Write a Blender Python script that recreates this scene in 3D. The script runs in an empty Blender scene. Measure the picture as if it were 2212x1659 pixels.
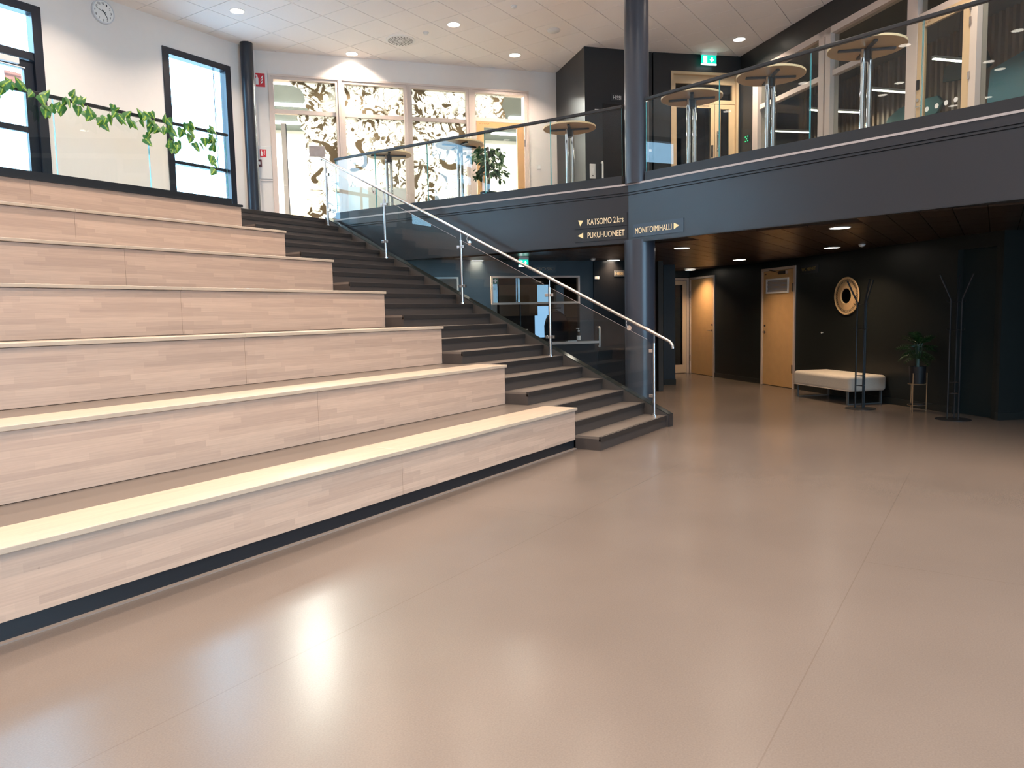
import bpy, math, random
from mathutils import Matrix, Vector
random.seed(7)
S = bpy.context.scene
COL = S.collection
RAD = math.radians
# ------------------------------------------------------------------ camera
cam = bpy.data.cameras.new('camera'); camo = bpy.data.objects.new('camera', cam); COL.objects.link(camo)
CH = 1.5185
def cam_axes(yaw, pitch, roll):
    f = Vector((math.cos(yaw)*math.cos(pitch), math.sin(yaw)*math.cos(pitch), math.sin(pitch)))
    r = Vector((math.sin(yaw), -math.cos(yaw), 0)); u = r.cross(f)
    c, s = math.cos(roll), math.sin(roll)
    return c*r + s*u, -s*r + c*u, f
_r, _u, _f = cam_axes(0.5752, -0.09184, -0.02117)
m = Matrix.Identity(4)
for i in range(3):
    m[i][0] = _r[i]; m[i][1] = _u[i]; m[i][2] = -_f[i]
m[2][3] = CH
camo.matrix_world = m
cam.sensor_width = 36; cam.lens = 1612.23/2212*36; cam.clip_start = 0.05; cam.clip_end = 200
S.camera = camo
# ------------------------------------------------------------------ world, exposure
S.view_settings.view_transform = 'Standard'; S.view_settings.look = 'None'
S.view_settings.gamma = 1; S.view_settings.use_curve_mapping = False
S.view_settings.exposure = 0.50
W = bpy.data.worlds.new('world'); S.world = W; W.use_nodes = True
bg = W.node_tree.nodes['Background']; bg.inputs[0].default_value = (0.40, 0.70, 1.0, 1); bg.inputs[1].default_value = 9.5
try:
    S.cycles.max_bounces = 8; S.cycles.diffuse_bounces = 4; S.cycles.glossy_bounces = 4
    S.cycles.transparent_max_bounces = 16; S.cycles.transmission_bounces = 4
    S.cycles.sample_clamp_indirect = 6.0; S.cycles.caustics_reflective = False; S.cycles.caustics_refractive = False
except Exception: pass

def area(name, loc, rot, sx, sy, power, color, shape='RECTANGLE', portal=False, spread=180):
    l = bpy.data.lights.new(name, 'AREA'); l.shape = shape; l.size = sx; l.size_y = sy
    l.energy = power; l.color = color; l.spread = RAD(spread)
    if portal: l.cycles.is_portal = True
    o = bpy.data.objects.new(name, l); COL.objects.link(o); o.location = loc; o.rotation_euler = rot
    return o
# ------------------------------------------------------------------ measured layout (metres)
R_ = 0.155; G_ = 0.3117; Y1 = 3.6227; XR = 9.34; XB = 7.381; YB = 3.937; ROW = 3*G_
U0 = 21*R_              # upper floor level 3.255
ZC = 6.25               # high ceiling
ZL = 2.48               # low ceiling
YC = 11.088             # wall with the clock
B0 = (8.99, 11.11); BA = -40.47; BL = 5.66        # white wall with film windows
B1 = (13.30, 7.44)
L1 = (12.31, 6.30); LA = -41.07
D1 = (13.42, 5.31); DA = -45.59
D2 = (14.53, 4.17); GA = -132.02
E0 = (17.0, 5.424); EA = -134.11                   # lower wall with doors
E1 = (11.683, -0.063); FA = -49.4
KC = (9.56, 4.25)                                  # balcony corner
def fr(P, a, u, off=0.0):
    a = RAD(a); return (P[0]+math.cos(a)*u-math.sin(a)*off, P[1]+math.sin(a)*u+math.cos(a)*off)
# ------------------------------------------------------------------ materials
MATS = {}
def nodes(name):
    mt = bpy.data.materials.new(name); mt.use_nodes = True; nt = mt.node_tree
    return mt, nt, nt.nodes['Principled BSDF'], nt.nodes['Material Output']
def mat(name, col, rough=0.5, metal=0.0, spec=0.5, noise=0.0, nscale=30, bump=0.0, coat=0.0, emit=None, estr=0.0):
    if name in MATS: return MATS[name]
    mt, nt, b, out = nodes(name)
    b.inputs['Base Color'].default_value = (*col, 1); b.inputs['Roughness'].default_value = rough
    b.inputs['Metallic'].default_value = metal; b.inputs['Specular IOR Level'].default_value = spec
    b.inputs['Coat Weight'].default_value = coat
    if emit: b.inputs['Emission Color'].default_value = (*emit, 1); b.inputs['Emission Strength'].default_value = estr
    if noise or bump:
        tc = nt.nodes.new('ShaderNodeTexCoord'); nz = nt.nodes.new('ShaderNodeTexNoise')
        nz.inputs['Scale'].default_value = nscale; nz.inputs['Detail'].default_value = 4
        nt.links.new(tc.outputs['Object'], nz.inputs['Vector'])
        if noise:
            mx = nt.nodes.new('ShaderNodeMix'); mx.data_type = 'RGBA'
            mx.inputs[6].default_value = (*[c*(1-noise) for c in col], 1); mx.inputs[7].default_value = (*[min(1, c*(1+noise)) for c in col], 1)
            nt.links.new(nz.outputs['Fac'], mx.inputs[0]); nt.links.new(mx.outputs[2], b.inputs['Base Color'])
        if bump:
            bp = nt.nodes.new('ShaderNodeBump'); bp.inputs['Strength'].default_value = bump; bp.inputs['Distance'].default_value = 0.01
            nt.links.new(nz.outputs['Fac'], bp.inputs['Height']); nt.links.new(bp.outputs['Normal'], b.inputs['Normal'])
    MATS[name] = mt; return mt
def glass(name, tint=(0.93, 0.97, 0.95), refl=1.0):
    if name in MATS: return MATS[name]
    mt, nt, b, out = nodes(name); nt.nodes.remove(b)
    tr = nt.nodes.new('ShaderNodeBsdfTransparent'); tr.inputs[0].default_value = (*tint, 1)
    gl = nt.nodes.new('ShaderNodeBsdfGlossy'); gl.inputs['Roughness'].default_value = 0.0
    gl.inputs['Color'].default_value = (refl, refl, refl, 1)
    fz = nt.nodes.new('ShaderNodeFresnel'); fz.inputs[0].default_value = 1.5
    mx = nt.nodes.new('ShaderNodeMixShader')
    geo = nt.nodes.new('ShaderNodeNewGeometry'); om = nt.nodes.new('ShaderNodeMath'); om.operation = 'SUBTRACT'; om.inputs[0].default_value = 1.0
    mu = nt.nodes.new('ShaderNodeMath'); mu.operation = 'MULTIPLY'; fa = nt.nodes.new('ShaderNodeMath'); fa.operation = 'MULTIPLY'; fa.inputs[1].default_value = 1.0
    nt.links.new(geo.outputs['Backfacing'], om.inputs[1]); nt.links.new(fz.outputs[0], fa.inputs[0]); nt.links.new(om.outputs[0], mu.inputs[0]); nt.links.new(fa.outputs[0], mu.inputs[1])
    nt.links.new(mu.outputs[0], mx.inputs[0]); nt.links.new(tr.outputs[0], mx.inputs[1]); nt.links.new(gl.outputs[0], mx.inputs[2])
    nt.links.new(mx.outputs[0], out.inputs[0]); MATS[name] = mt; return mt
def wood(name, axes, c1, c2, c3, sw=0.6, sh=0.045, rough=0.42):
    """finger-jointed laminated staves; axes = which object axes run along / across the staves"""
    if name in MATS: return MATS[name]
    mt, nt, b, out = nodes(name); L = nt.links.new
    tc = nt.nodes.new('ShaderNodeTexCoord'); sp = nt.nodes.new('ShaderNodeSeparateXYZ'); cb = nt.nodes.new('ShaderNodeCombineXYZ')
    L(tc.outputs['Object'], sp.inputs[0]); L(sp.outputs[axes[0]], cb.inputs[0]); L(sp.outputs[axes[1]], cb.inputs[1])
    br = nt.nodes.new('ShaderNodeTexBrick'); br.inputs['Scale'].default_value = 1.0; br.offset = 0.37; br.offset_frequency = 2
    br.squash = 1.35; br.squash_frequency = 3
    br.inputs['Brick Width'].default_value = sw; br.inputs['Row Height'].default_value = sh
    br.inputs['Mortar Size'].default_value = 0.0; br.inputs['Color1'].default_value = (*c1, 1); br.inputs['Color2'].default_value = (*c2, 1)
    L(cb.outputs[0], br.inputs['Vector'])
    br2 = nt.nodes.new('ShaderNodeTexBrick'); br2.inputs['Scale'].default_value = 1.0; br2.offset = 0.61; br2.offset_frequency = 2
    br2.squash = 1.35; br2.squash_frequency = 3
    br2.inputs['Brick Width'].default_value = sw; br2.inputs['Row Height'].default_value = sh; br2.inputs['Mortar Size'].default_value = 0
    br2.inputs['Color1'].default_value = (0, 0, 0, 1); br2.inputs['Color2'].default_value = (1, 1, 1, 1); br2.inputs['Bias'].default_value = -0.35
    mp = nt.nodes.new('ShaderNodeMapping'); mp.inputs['Location'].default_value = (3.13, 0, 0); L(cb.outputs[0], mp.inputs[0]); L(mp.outputs[0], br2.inputs['Vector'])
    m1 = nt.nodes.new('ShaderNodeMix'); m1.data_type = 'RGBA'; L(br2.outputs['Color'], m1.inputs[0]); L(br.outputs['Color'], m1.inputs[6]); m1.inputs[7].default_value = (*c3, 1)
    mp2 = nt.nodes.new('ShaderNodeMapping'); mp2.inputs['Scale'].default_value = (2.2, 60, 1); L(cb.outputs[0], mp2.inputs[0])
    nz = nt.nodes.new('ShaderNodeTexNoise'); nz.inputs['Scale'].default_value = 1.6; nz.inputs['Detail'].default_value = 5; L(mp2.outputs[0], nz.inputs['Vector'])
    rp = nt.nodes.new('ShaderNodeMapRange'); rp.inputs[1].default_value = 0.3; rp.inputs[2].default_value = 0.7; rp.inputs[3].default_value = 0.92; rp.inputs[4].default_value = 1.05
    L(nz.outputs['Fac'], rp.inputs[0])
    hs = nt.nodes.new('ShaderNodeVectorMath'); hs.operation = 'SCALE'; L(m1.outputs[2], hs.inputs[0]); L(rp.outputs[0], hs.inputs['Scale'])
    # a few small knots
    vo = nt.nodes.new('ShaderNodeTexVoronoi'); vo.inputs['Scale'].default_value = 3.3; L(cb.outputs[0], vo.inputs['Vector'])
    kr = nt.nodes.new('ShaderNodeMapRange'); kr.inputs[1].default_value = 0.012; kr.inputs[2].default_value = 0.035; L(vo.outputs['Distance'], kr.inputs[0])
    km = nt.nodes.new('ShaderNodeMix'); km.data_type = 'RGBA'; km.inputs[6].default_value = (c3[0]*0.55, c3[1]*0.5, c3[2]*0.45, 1)
    L(kr.outputs[0], km.inputs[0]); L(hs.outputs[0], km.inputs[7]); L(km.outputs[2], b.inputs['Base Color'])
    b.inputs['Roughness'].default_value = rough
    MATS[name] = mt; return mt
WC = ((0.60, 0.425, 0.32), (0.53, 0.37, 0.28), (0.43, 0.30, 0.228))
M_woodF = wood('laminated_wood_front', (0, 2), *WC)
M_woodT = wood('laminated_wood_seat', (0, 1), (0.54, 0.43, 0.33), (0.505, 0.40, 0.305), (0.47, 0.37, 0.285), rough=0.3)
def floor_mat():
    mt, nt, b, out = nodes('vinyl_floor'); L = nt.links.new
    tc = nt.nodes.new('ShaderNodeTexCoord')
    n1 = nt.nodes.new('ShaderNodeTexNoise'); n1.inputs['Scale'].default_value = 0.9; n1.inputs['Detail'].default_value = 3; L(tc.outputs['Object'], n1.inputs['Vector'])
    n2 = nt.nodes.new('ShaderNodeTexNoise'); n2.inputs['Scale'].default_value = 140; n2.inputs['Detail'].default_value = 2; L(tc.outputs['Object'], n2.inputs['Vector'])
    br = nt.nodes.new('ShaderNodeTexBrick'); br.inputs['Scale'].default_value = 1; br.inputs['Brick Width'].default_value = 9.0; br.inputs['Row Height'].default_value = 2.0
    br.inputs['Mortar Size'].default_value = 0.003; br.offset = 0.4
    br.inputs['Color1'].default_value = (0.152, 0.120, 0.101, 1); br.inputs['Color2'].default_value = (0.143, 0.113, 0.095, 1); br.inputs['Mortar'].default_value = (0.130, 0.10, 0.083, 1)
    mp = nt.nodes.new('ShaderNodeMapping'); mp.inputs['Rotation'].default_value = (0, 0, RAD(0)); mp.inputs['Location'].default_value = (4.2, -0.62, 0)
    L(tc.outputs['Object'], mp.inputs[0]); L(mp.outputs[0], br.inputs['Vector'])
    def scaled(src, fac, lo, hi, a=0.3, z=0.7):
        r = nt.nodes.new('ShaderNodeMapRange'); r.inputs[1].default_value = a; r.inputs[2].default_value = z; r.inputs[3].default_value = lo; r.inputs[4].default_value = hi
        L(fac, r.inputs[0]); s = nt.nodes.new('ShaderNodeVectorMath'); s.operation = 'SCALE'; L(src, s.inputs[0]); L(r.outputs[0], s.inputs['Scale']); return s.outputs[0]
    c = scaled(br.outputs['Color'], n1.outputs['Fac'], 0.94, 1.06)
    c = scaled(c, n2.outputs['Fac'], 0.93, 1.07)
    L(c, b.inputs['Base Color'])
    b.inputs['Roughness'].default_value = 0.255
    bp = nt.nodes.new('ShaderNodeBump'); bp.inputs['Strength'].default_value = 0.05; bp.inputs['Distance'].default_value = 0.002; L(n2.outputs['Fac'], bp.inputs['Height']); L(bp.outputs[0], b.inputs['Normal'])
    b.inputs['Specular IOR Level'].default_value = 0.5
    MATS['vinyl_floor'] = mt; return mt
M_floor = floor_mat()
M_plat = mat('platform_vinyl', (0.150, 0.120, 0.100), 0.3, noise=0.05, nscale=80)
M_white = mat('white_paint', (0.78, 0.735, 0.70), 0.65, noise=0.02, nscale=8)
M_tile = mat('ceiling_tile', (0.92, 0.87, 0.84), 0.9, noise=0.03, nscale=120)
M_grid = mat('ceiling_grid', (0.48, 0.45, 0.43), 0.6)
M_black = mat('black_wall_paint', (0.016, 0.017, 0.018), 0.38, noise=0.15, nscale=20)
M_bluewall = mat('dark_blue_wall_paint', (0.006, 0.011, 0.017), 0.4, noise=0.1, nscale=12)
M_green = mat('dark_green_wall_paint', (0.013, 0.0145, 0.013), 0.42, noise=0.15, nscale=12)
M_fascia = mat('charcoal_fascia', (0.024, 0.025, 0.030), 0.30, noise=0.06, nscale=60)
M_strip = mat('aluminium_strip', (0.42, 0.37, 0.36), 0.45, metal=0.3)
M_channel = mat('black_channel', (0.012, 0.014, 0.018), 0.4)
M_col = mat('column_paint', (0.035, 0.040, 0.055), 0.30, noise=0.05, nscale=40)
M_frameb = mat('black_window_frame', (0.008, 0.012, 0.022), 0.35)
M_glassr = glass('railing_glass', (0.955, 0.98, 0.972), 1.0)
M_glassw = glass('window_glass', (0.96, 0.985, 0.98), 0.9)
M_glassd = glass('partition_glass', (0.90, 0.92, 0.90), 0.9)
M_gedge = mat('glass_edge', (0.10, 0.42, 0.46), 0.1, spec=0.8)
M_steel = mat('brushed_steel', (0.62, 0.58, 0.56), 0.25, metal=1.0)
M_chrome = mat('chrome', (0.80, 0.80, 0.80), 0.06, metal=1.0)
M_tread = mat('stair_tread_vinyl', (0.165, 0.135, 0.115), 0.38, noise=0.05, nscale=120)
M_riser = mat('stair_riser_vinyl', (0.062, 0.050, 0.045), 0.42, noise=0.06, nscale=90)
M_nose = mat('stair_nosing', (0.028, 0.024, 0.023), 0.38)
M_nosel = mat('nosing_line', (0.25, 0.20, 0.17), 0.4)
M_cap = mat('stringer_cap_varnish', (0.035, 0.038, 0.036), 0.13, coat=0.5)
M_paleframe = mat('pale_painted_frame', (0.66, 0.56, 0.50), 0.5, noise=0.03, nscale=30)
M_beechd = mat('beech_door_veneer', (0.60, 0.36, 0.16), 0.38, noise=0.10, nscale=6)
M_oakd = mat('pale_oak_frame', (0.64, 0.46, 0.27), 0.42, noise=0.08, nscale=9)
M_beechtop = mat('table_top_laminate', (0.44, 0.27, 0.125), 0.4, noise=0.05, nscale=12)
M_beechedge = mat('table_top_edge', (0.78, 0.62, 0.38), 0.4)
M_dmetal = mat('dark_metal', (0.03, 0.028, 0.03), 0.4, metal=0.6)
M_leaf = mat('ficus_leaf', (0.035, 0.10, 0.025), 0.4, noise=0.4, nscale=9)
M_bark = mat('bark', (0.06, 0.045, 0.03), 0.8, noise=0.3, nscale=40)
M_lamp = mat('downlight_diffuser', (0.9, 0.9, 0.9), 0.5, emit=(1.0, 0.90, 0.76), estr=9)
M_ring = mat('downlight_ring', (0.75, 0.73, 0.70), 0.4)
M_plastic = mat('white_plastic', (0.75, 0.74, 0.72), 0.35)
M_lowpanel = mat('bronze_ceiling_panel', (0.085, 0.052, 0.034), 0.30, metal=0.7, noise=0.12, nscale=3)
M_lowback = mat('low_ceiling_void', (0.006, 0.005, 0.004), 0.8)
M_letter = mat('cream_lettering', (0.90, 0.72, 0.46), 0.5)
M_lettery = mat('cream_arrow', (0.92, 0.72, 0.38), 0.5)
M_letterd = mat('dark_lettering', (0.10, 0.05, 0.03), 0.6)
M_plate = mat('black_sign_plate', (0.022, 0.024, 0.028), 0.3)
M_plateb = mat('blue_grey_sign_plate', (0.032, 0.040, 0.056), 0.3)
M_red = mat('fire_sign_red', (0.60, 0.02, 0.035), 0.45)
M_whites = mat('sign_white', (0.85, 0.84, 0.82), 0.5)
M_exit = mat('exit_sign_green', (0.0, 0.25, 0.18), 0.4, emit=(0.0, 0.55, 0.38), estr=1.1)
M_exitw = mat('exit_sign_white', (0.8, 0.9, 0.9), 0.4, emit=(0.85, 1.0, 1.0), estr=2.2)
M_upho = mat('cream_upholstery', (0.66, 0.58, 0.49), 0.85, noise=0.05, nscale=40, bump=0.2)
M_greymet = mat('grey_metal_leg', (0.16, 0.18, 0.19), 0.4, metal=0.4)
M_matte = mat('matte_black_steel', (0.008, 0.008, 0.010), 0.5)
M_teal = mat('teal_felt', (0.012, 0.075, 0.085), 0.9)
M_bluec = mat('blue_panel', (0.03, 0.17, 0.24), 0.5)
M_slat = mat('wood_slat', (0.22, 0.155, 0.105), 0.55, noise=0.2, nscale=20)
M_dark = mat('dark_interior', (0.012, 0.012, 0.012), 0.8)
M_darkceil = mat('interior_ceiling', (0.10, 0.105, 0.095), 0.8)
# ------------------------------------------------------------------ mesh helpers
class MB:
    def __init__(s): s.v = []; s.f = []
    def add(s, vs, fs):
        n = len(s.v); s.v += [tuple(v) for v in vs]; s.f += [tuple(i+n for i in f) for f in fs]; return s
    def box(s, x0, x1, y0, y1, z0, z1):
        return s.add([(x0,y0,z0),(x1,y0,z0),(x1,y1,z0),(x0,y1,z0),(x0,y0,z1),(x1,y0,z1),(x1,y1,z1),(x0,y1,z1)],
                     [(0,3,2,1),(4,5,6,7),(0,1,5,4),(1,2,6,5),(2,3,7,6),(3,0,4,7)])
    def prism(s, pts, h0, h1, ax='z'):
        """polygon pts (ccw) extruded along ax"""
        n = len(pts)
        def p(a, b, h): return (a, b, h) if ax == 'z' else ((h, a, b) if ax == 'x' else (a, h, b))
        vs = [p(a, b, h0) for a, b in pts] + [p(a, b, h1) for a, b in pts]
        fs = [tuple(range(n))[::-1], tuple(range(n, 2*n))] + [(i, (i+1) % n, (i+1) % n+n, i+n) for i in range(n)]
        return s.add(vs, fs)
    def tube(s, path, r, n=12, cap=True, r1=None):
        path = [Vector(p) for p in path]; vs = []; k = len(path); prev = None
        for i, p in enumerate(path):
            if i == 0: d = path[1]-p
            elif i == k-1: d = p-path[i-1]
            else: d = (path[i+1]-p).normalized()+(p-path[i-1]).normalized()
            d.normalize()
            if prev is None:
                a = Vector((0, 0, 1)) if abs(d.z) < 0.9 else Vector((1, 0, 0))
                prev = d.cross(a).normalized()
            sx = (prev-d*prev.dot(d)).normalized(); prev = sx; sy = d.cross(sx)
            rr = r if r1 is None else r+(r1-r)*i/(k-1)
            vs += [p+(sx*math.cos(2*math.pi*j/n)+sy*math.sin(2*math.pi*j/n))*rr for j in range(n)]
        fs = [(i*n+j, i*n+(j+1) % n, (i+1)*n+(j+1) % n, (i+1)*n+j) for i in range(k-1) for j in range(n)]
        if cap: fs += [tuple(range(n))[::-1], tuple((k-1)*n+j for j in range(n))]
        return s.add(vs, fs)
    def lathe(s, prof, n=24, c=(0, 0, 0), ax='z', cap=True):
        vs = []
        for r, z in prof:
            for j in range(n):
                a = 2*math.pi*j/n; x, y = r*math.cos(a), r*math.sin(a)
                vs.append((c[0]+x, c[1]+y, c[2]+z) if ax == 'z' else (c[0]+x, c[1]+z, c[2]+y))
        k = len(prof)
        fs = [(i*n+j, i*n+(j+1) % n, (i+1)*n+(j+1) % n, (i+1)*n+j) for i in range(k-1) for j in range(n)]
        if cap and prof[0][0] > 1e-6: fs.append(tuple(range(n))[::-1])
        if cap and prof[-1][0] > 1e-6: fs.append(tuple((k-1)*n+j for j in range(n)))
        return s.add(vs, fs)
    def frame(s, x0, x1, z0, z1, w, y0, y1, wb=None, wt=None):
        wb = w if wb is None else wb; wt = w if wt is None else wt
        s.box(x0, x0+w, y0, y1, z0, z1); s.box(x1-w, x1, y0, y1, z0, z1)
        s.box(x0+w, x1-w, y0, y1, z1-wt, z1)
        if wb > 0: s.box(x0+w, x1-w, y0, y1, z0, z0+wb)
        return s
    def build(s, name, m, parent=None, loc=(0, 0, 0), rz=0, smooth=False, bevel=0, kind=None):
        me = bpy.data.meshes.new(name); me.from_pydata(s.v, [], s.f); me.validate(); me.update()
        me.materials.append(m)
        import bmesh
        bm = bmesh.new(); bm.from_mesh(me); bmesh.ops.recalc_face_normals(bm, faces=bm.faces); bm.to_mesh(me); bm.free()
        if smooth:
            for p in me.polygons: p.use_smooth = True
            try: me.set_sharp_from_angle(angle=RAD(40))
            except Exception: pass
        o = bpy.data.objects.new(name, me); COL.objects.link(o); o.location = loc; o.rotation_euler = (0, 0, RAD(rz))
        if parent: o.parent = parent
        if bevel:
            b = o.modifiers.new('bevel', 'BEVEL'); b.width = bevel; b.segments = 2; b.limit_method = 'ANGLE'
        if kind: o['kind'] = kind
        return o
def tag(o, label, cat, group=None):
    o['label'] = label; o['category'] = cat
    if group: o['group'] = group
    return o
def thing(name, label, cat, loc=(0, 0, 0), rz=0, group=None):
    o = bpy.data.objects.new(name, None); COL.objects.link(o); o.location = loc; o.rotation_euler = (0, 0, RAD(rz))
    o.empty_display_size = 0.1
    return tag(o, label, cat, group)
def srt(name, mb, m, loc=(0, 0, 0), rz=0, parent=None, **k):
    o = mb.build(name, m, parent, loc, rz, **k)
    if parent is None: o['kind'] = 'structure'
    return o
def sgroup(name, loc=(0, 0, 0), rz=0):
    o = bpy.data.objects.new(name, None); COL.objects.link(o); o.location = loc; o.rotation_euler = (0, 0, RAD(rz)); o['kind'] = 'structure'
    return o
def dup(o, parent=None):
    c = o.copy(); COL.objects.link(c)
    if parent is not None: c.parent = parent
    for ch in list(o.children): dup(ch, c)
    return c
def text(txt, name, m, parent, x, z, w, h, y=-0.004, th=0.002):
    """flat lettering in the local xz plane, lower-left corner at x,z, fitted to w by h"""
    cu = bpy.data.curves.new(name, 'FONT'); cu.body = txt; cu.size = 1; cu.extrude = 0.01
    t = bpy.data.objects.new('t', cu); COL.objects.link(t); bpy.context.view_layer.update()
    me = bpy.data.meshes.new_from_object(t.evaluated_get(bpy.context.evaluated_depsgraph_get()))
    bpy.data.objects.remove(t)
    xs = [v.co.x for v in me.vertices]; ys = [v.co.y for v in me.vertices]
    x0, x1, y0, y1 = min(xs), max(xs), min(ys), max(ys)
    for v in me.vertices:
        a, b, c = v.co; v.co = (x+(a-x0)/(x1-x0)*w, y-c*th/0.01, z+(b-y0)/(y1-y0)*h)
    me.materials.clear(); me.materials.append(m)
    o = bpy.data.objects.new(name, me); COL.objects.link(o)
    if parent: o.parent = parent
    return o
def marks(parent, x, z, ws, y):
    """a line of faded lettering too worn to read"""
    mb = MB()
    for i, w in enumerate(ws):
        mb.box(x, x+w*0.25, y-0.001, y, z, z+0.022).box(x+w*0.25, x+w*0.8, y-0.001, y, z+(0.016 if i % 2 else 0.0), z+(0.021 if i % 2 else 0.005)); x += w*1.15
    o = mb.build('worn_lettering', mat('worn_lettering', (0.30, 0.15, 0.07), 0.6), parent); o['kind'] = 'stuff'
# ================================================================== SETTING
# ground floor
srt('floor', MB().box(-4.2, 18.7, -6.2, 11.4, -0.2, 0), M_floor)
# roof slab and high ceiling
srt('ceiling', MB().prism([(-4.2, -6.2), (20.1, -6.2), (20.1, 15.3), (12.5, 15.3), (9.1, 11.4), (-4.2, 11.4)], ZC+0.012, ZC+0.2), M_grid)
CEIL = bpy.data.objects['ceiling']
def inside(x, y):
    if y > YC+0.3: return False
    def right(P, a, m=0.45):   # signed distance beyond a wall
        a = RAD(a); return (x-P[0])*(-math.sin(a))+(y-P[1])*math.cos(a) > m
    if right(B0, BA) : return False
    if right(L1, LA) and right(B1, -130.76): return False
    if right(D2, GA) and x > 9: return False
    return True
tile_me = None; nt_ = 0
for i in range(-26, 14):
    for j in range(-26, 6):
        x = 9.268+0.6*i; y = 9.015+0.6*j
        if x < 4.0 or y < 1.2 or x > 14.8 or not inside(x+0.3, y+0.3): continue
        if (x+0.3)/(y+0.3) > 5.5: continue
        if tile_me is None:
            o = MB().box(0.005, 0.595, 0.005, 0.595, 0, 0.02).build('ceiling_tile', M_tile, CEIL, (x, y, ZC)); tile_me = o.data
        else:
            o = bpy.data.objects.new('ceiling_tile', tile_me); COL.objects.link(o); o.parent = CEIL; o.location = (x, y, ZC)
        nt_ += 1
mb = MB()
for i in range(-26, 14):
    for j in range(-26, 6):
        x = 9.268+0.6*i; y = 9.015+0.6*j
        if x < -4 or y < -6 or x > 14.8: continue
        if not inside(x+0.3, y+0.3): continue
        if not (x < 4.0 or y < 1.2 or (x+0.3)/(y+0.3) > 5.5): continue
        mb.box(x+0.005, x+0.595, y+0.005, y+0.595, ZC, ZC+0.02)
t = mb.build('far_ceiling_tiles', M_tile, CEIL); t['kind'] = 'stuff'
# upper floor slabs
pts = [(-4, 9.72), (XB, 9.72), (XB, 9.87), (XR+0.13, 9.87), (9.60, 9.87), (9.60, 4.26), (6.70, -6.0), (20.0, -6.0), (20.0, 15.2), (12.4, 15.2), (9.0, 11.4), (-4, 11.4)]
srt('floor_upper', MB().prism(pts, 3.06, U0), M_floor)
# low ceiling under the balcony
srt('ceiling_lower', MB().prism([(9.60, 9.87), (9.60, 4.26), (6.70, -6.0), (18.6, -6.0), (18.6, 8.4), (12, 10.5)], ZL+0.02, ZL+0.10), M_lowback)
CL = bpy.data.objects['ceiling_lower']
pm = None
for i in range(0, 14):
    for j in range(-9, 32):
        x = 8.2+0.6*i; y = -2.0+0.3*j
        yy = y+0.15
        edge = 9.56 if yy > 4.25 else 9.56-(4.25-yy)*math.tan(RAD(16))
        if x < edge+0.06 or y > 9.0 or yy < -2.6: continue
        if x > 15.6: continue
        if math.atan2(yy, x+0.3) > RAD(46) or math.atan2(yy, x+0.3) < RAD(-3): continue
        a = RAD(EA)
        if (x+0.3-E1[0])*(-math.sin(a))+(yy-E1[1])*math.cos(a) > 0.35: continue
        if pm is None:
            o = MB().box(0.004, 0.596, 0.004, 0.296, 0, 0.018).build('ceiling_panel', M_lowpanel, CL, (x, y, ZL)); pm = o.data
        else:
            o = bpy.data.objects.new('ceiling_panel', pm); COL.objects.link(o); o.parent = CL; o.location = (x, y, ZL)
# closing walls of the hall (behind and beside the camera)
def wall(name, P, a, spans, m, t=0.15, rz=None):
    mb = MB()
    for x0, x1, z0, z1 in spans: mb.box(x0, x1, 0, t, z0, z1)
    return srt(name, mb, m, (P[0], P[1], 0), a)
wall('wall_left', (-4, -6), 90, [(0, 17.3, 0, ZC+0.1)], M_white)
RWIN = [(-0.3, 2.3), (2.9, 5.5)]
sp = []; x = -4
for a, b in RWIN:
    sp += [(x, a, 0, ZC+0.1), (a, b, 0, 0.5), (a, b, 4.9, ZC+0.1)]; x = b
sp.append((x, 20, 0, ZC+0.1))
mb = MB()
for x0, x1, z0, z1 in sp: mb.box(x0, x1, -6.15, -6.0, z0, z1)
srt('wall_rear', mb, M_white)
for i, (a, b) in enumerate(RWIN):
    g = sgroup('window_%d' % (i+3))
    MB().frame(a, b, 0.5, 4.9, 0.07, -6.12, -6.04).box(a, b, -6.11, -6.05, 2.9, 2.98).build('window_frame', M_frameb, g)
    MB().box(a+0.07, b-0.07, -6.085, -6.078, 0.57, 4.83).build('pane', M_glassw, g)
    area('daylight_portal', ((a+b)/2, -6.02, 2.7), (RAD(90), 0, 0), b-a, 4.4, 1, (1, 1, 1), portal=True)
# unseen outer shell, added on the far sides to stop sky light leaking in
def shell(name, pts_, z0, z1):
    mb = MB()
    for p, q_ in zip(pts_[:-1], pts_[1:]):
        d_ = Vector((q_[0]-p[0], q_[1]-p[1])).normalized(); n_ = Vector((-d_.y, d_.x))*0.05
        mb.prism([(p[0]-n_.x, p[1]-n_.y), (q_[0]-n_.x, q_[1]-n_.y), (q_[0]+n_.x, q_[1]+n_.y), (p[0]+n_.x, p[1]+n_.y)], z0, z1)
    return srt(name, mb, M_dark)
shell('wall_sky_block_lower', [(9.0, 11.2), (13.2, 10.9), (18.5, 8.6), (18.5, -6.05), (5.4, -6.05)], 0, 3.1)
shell('wall_sky_block_upper', [(9.02, 11.3), (12.45, 15.15), (19.95, 15.15), (19.95, -6.05), (6.5, -6.05)], 3.1, ZC+0.1)
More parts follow.
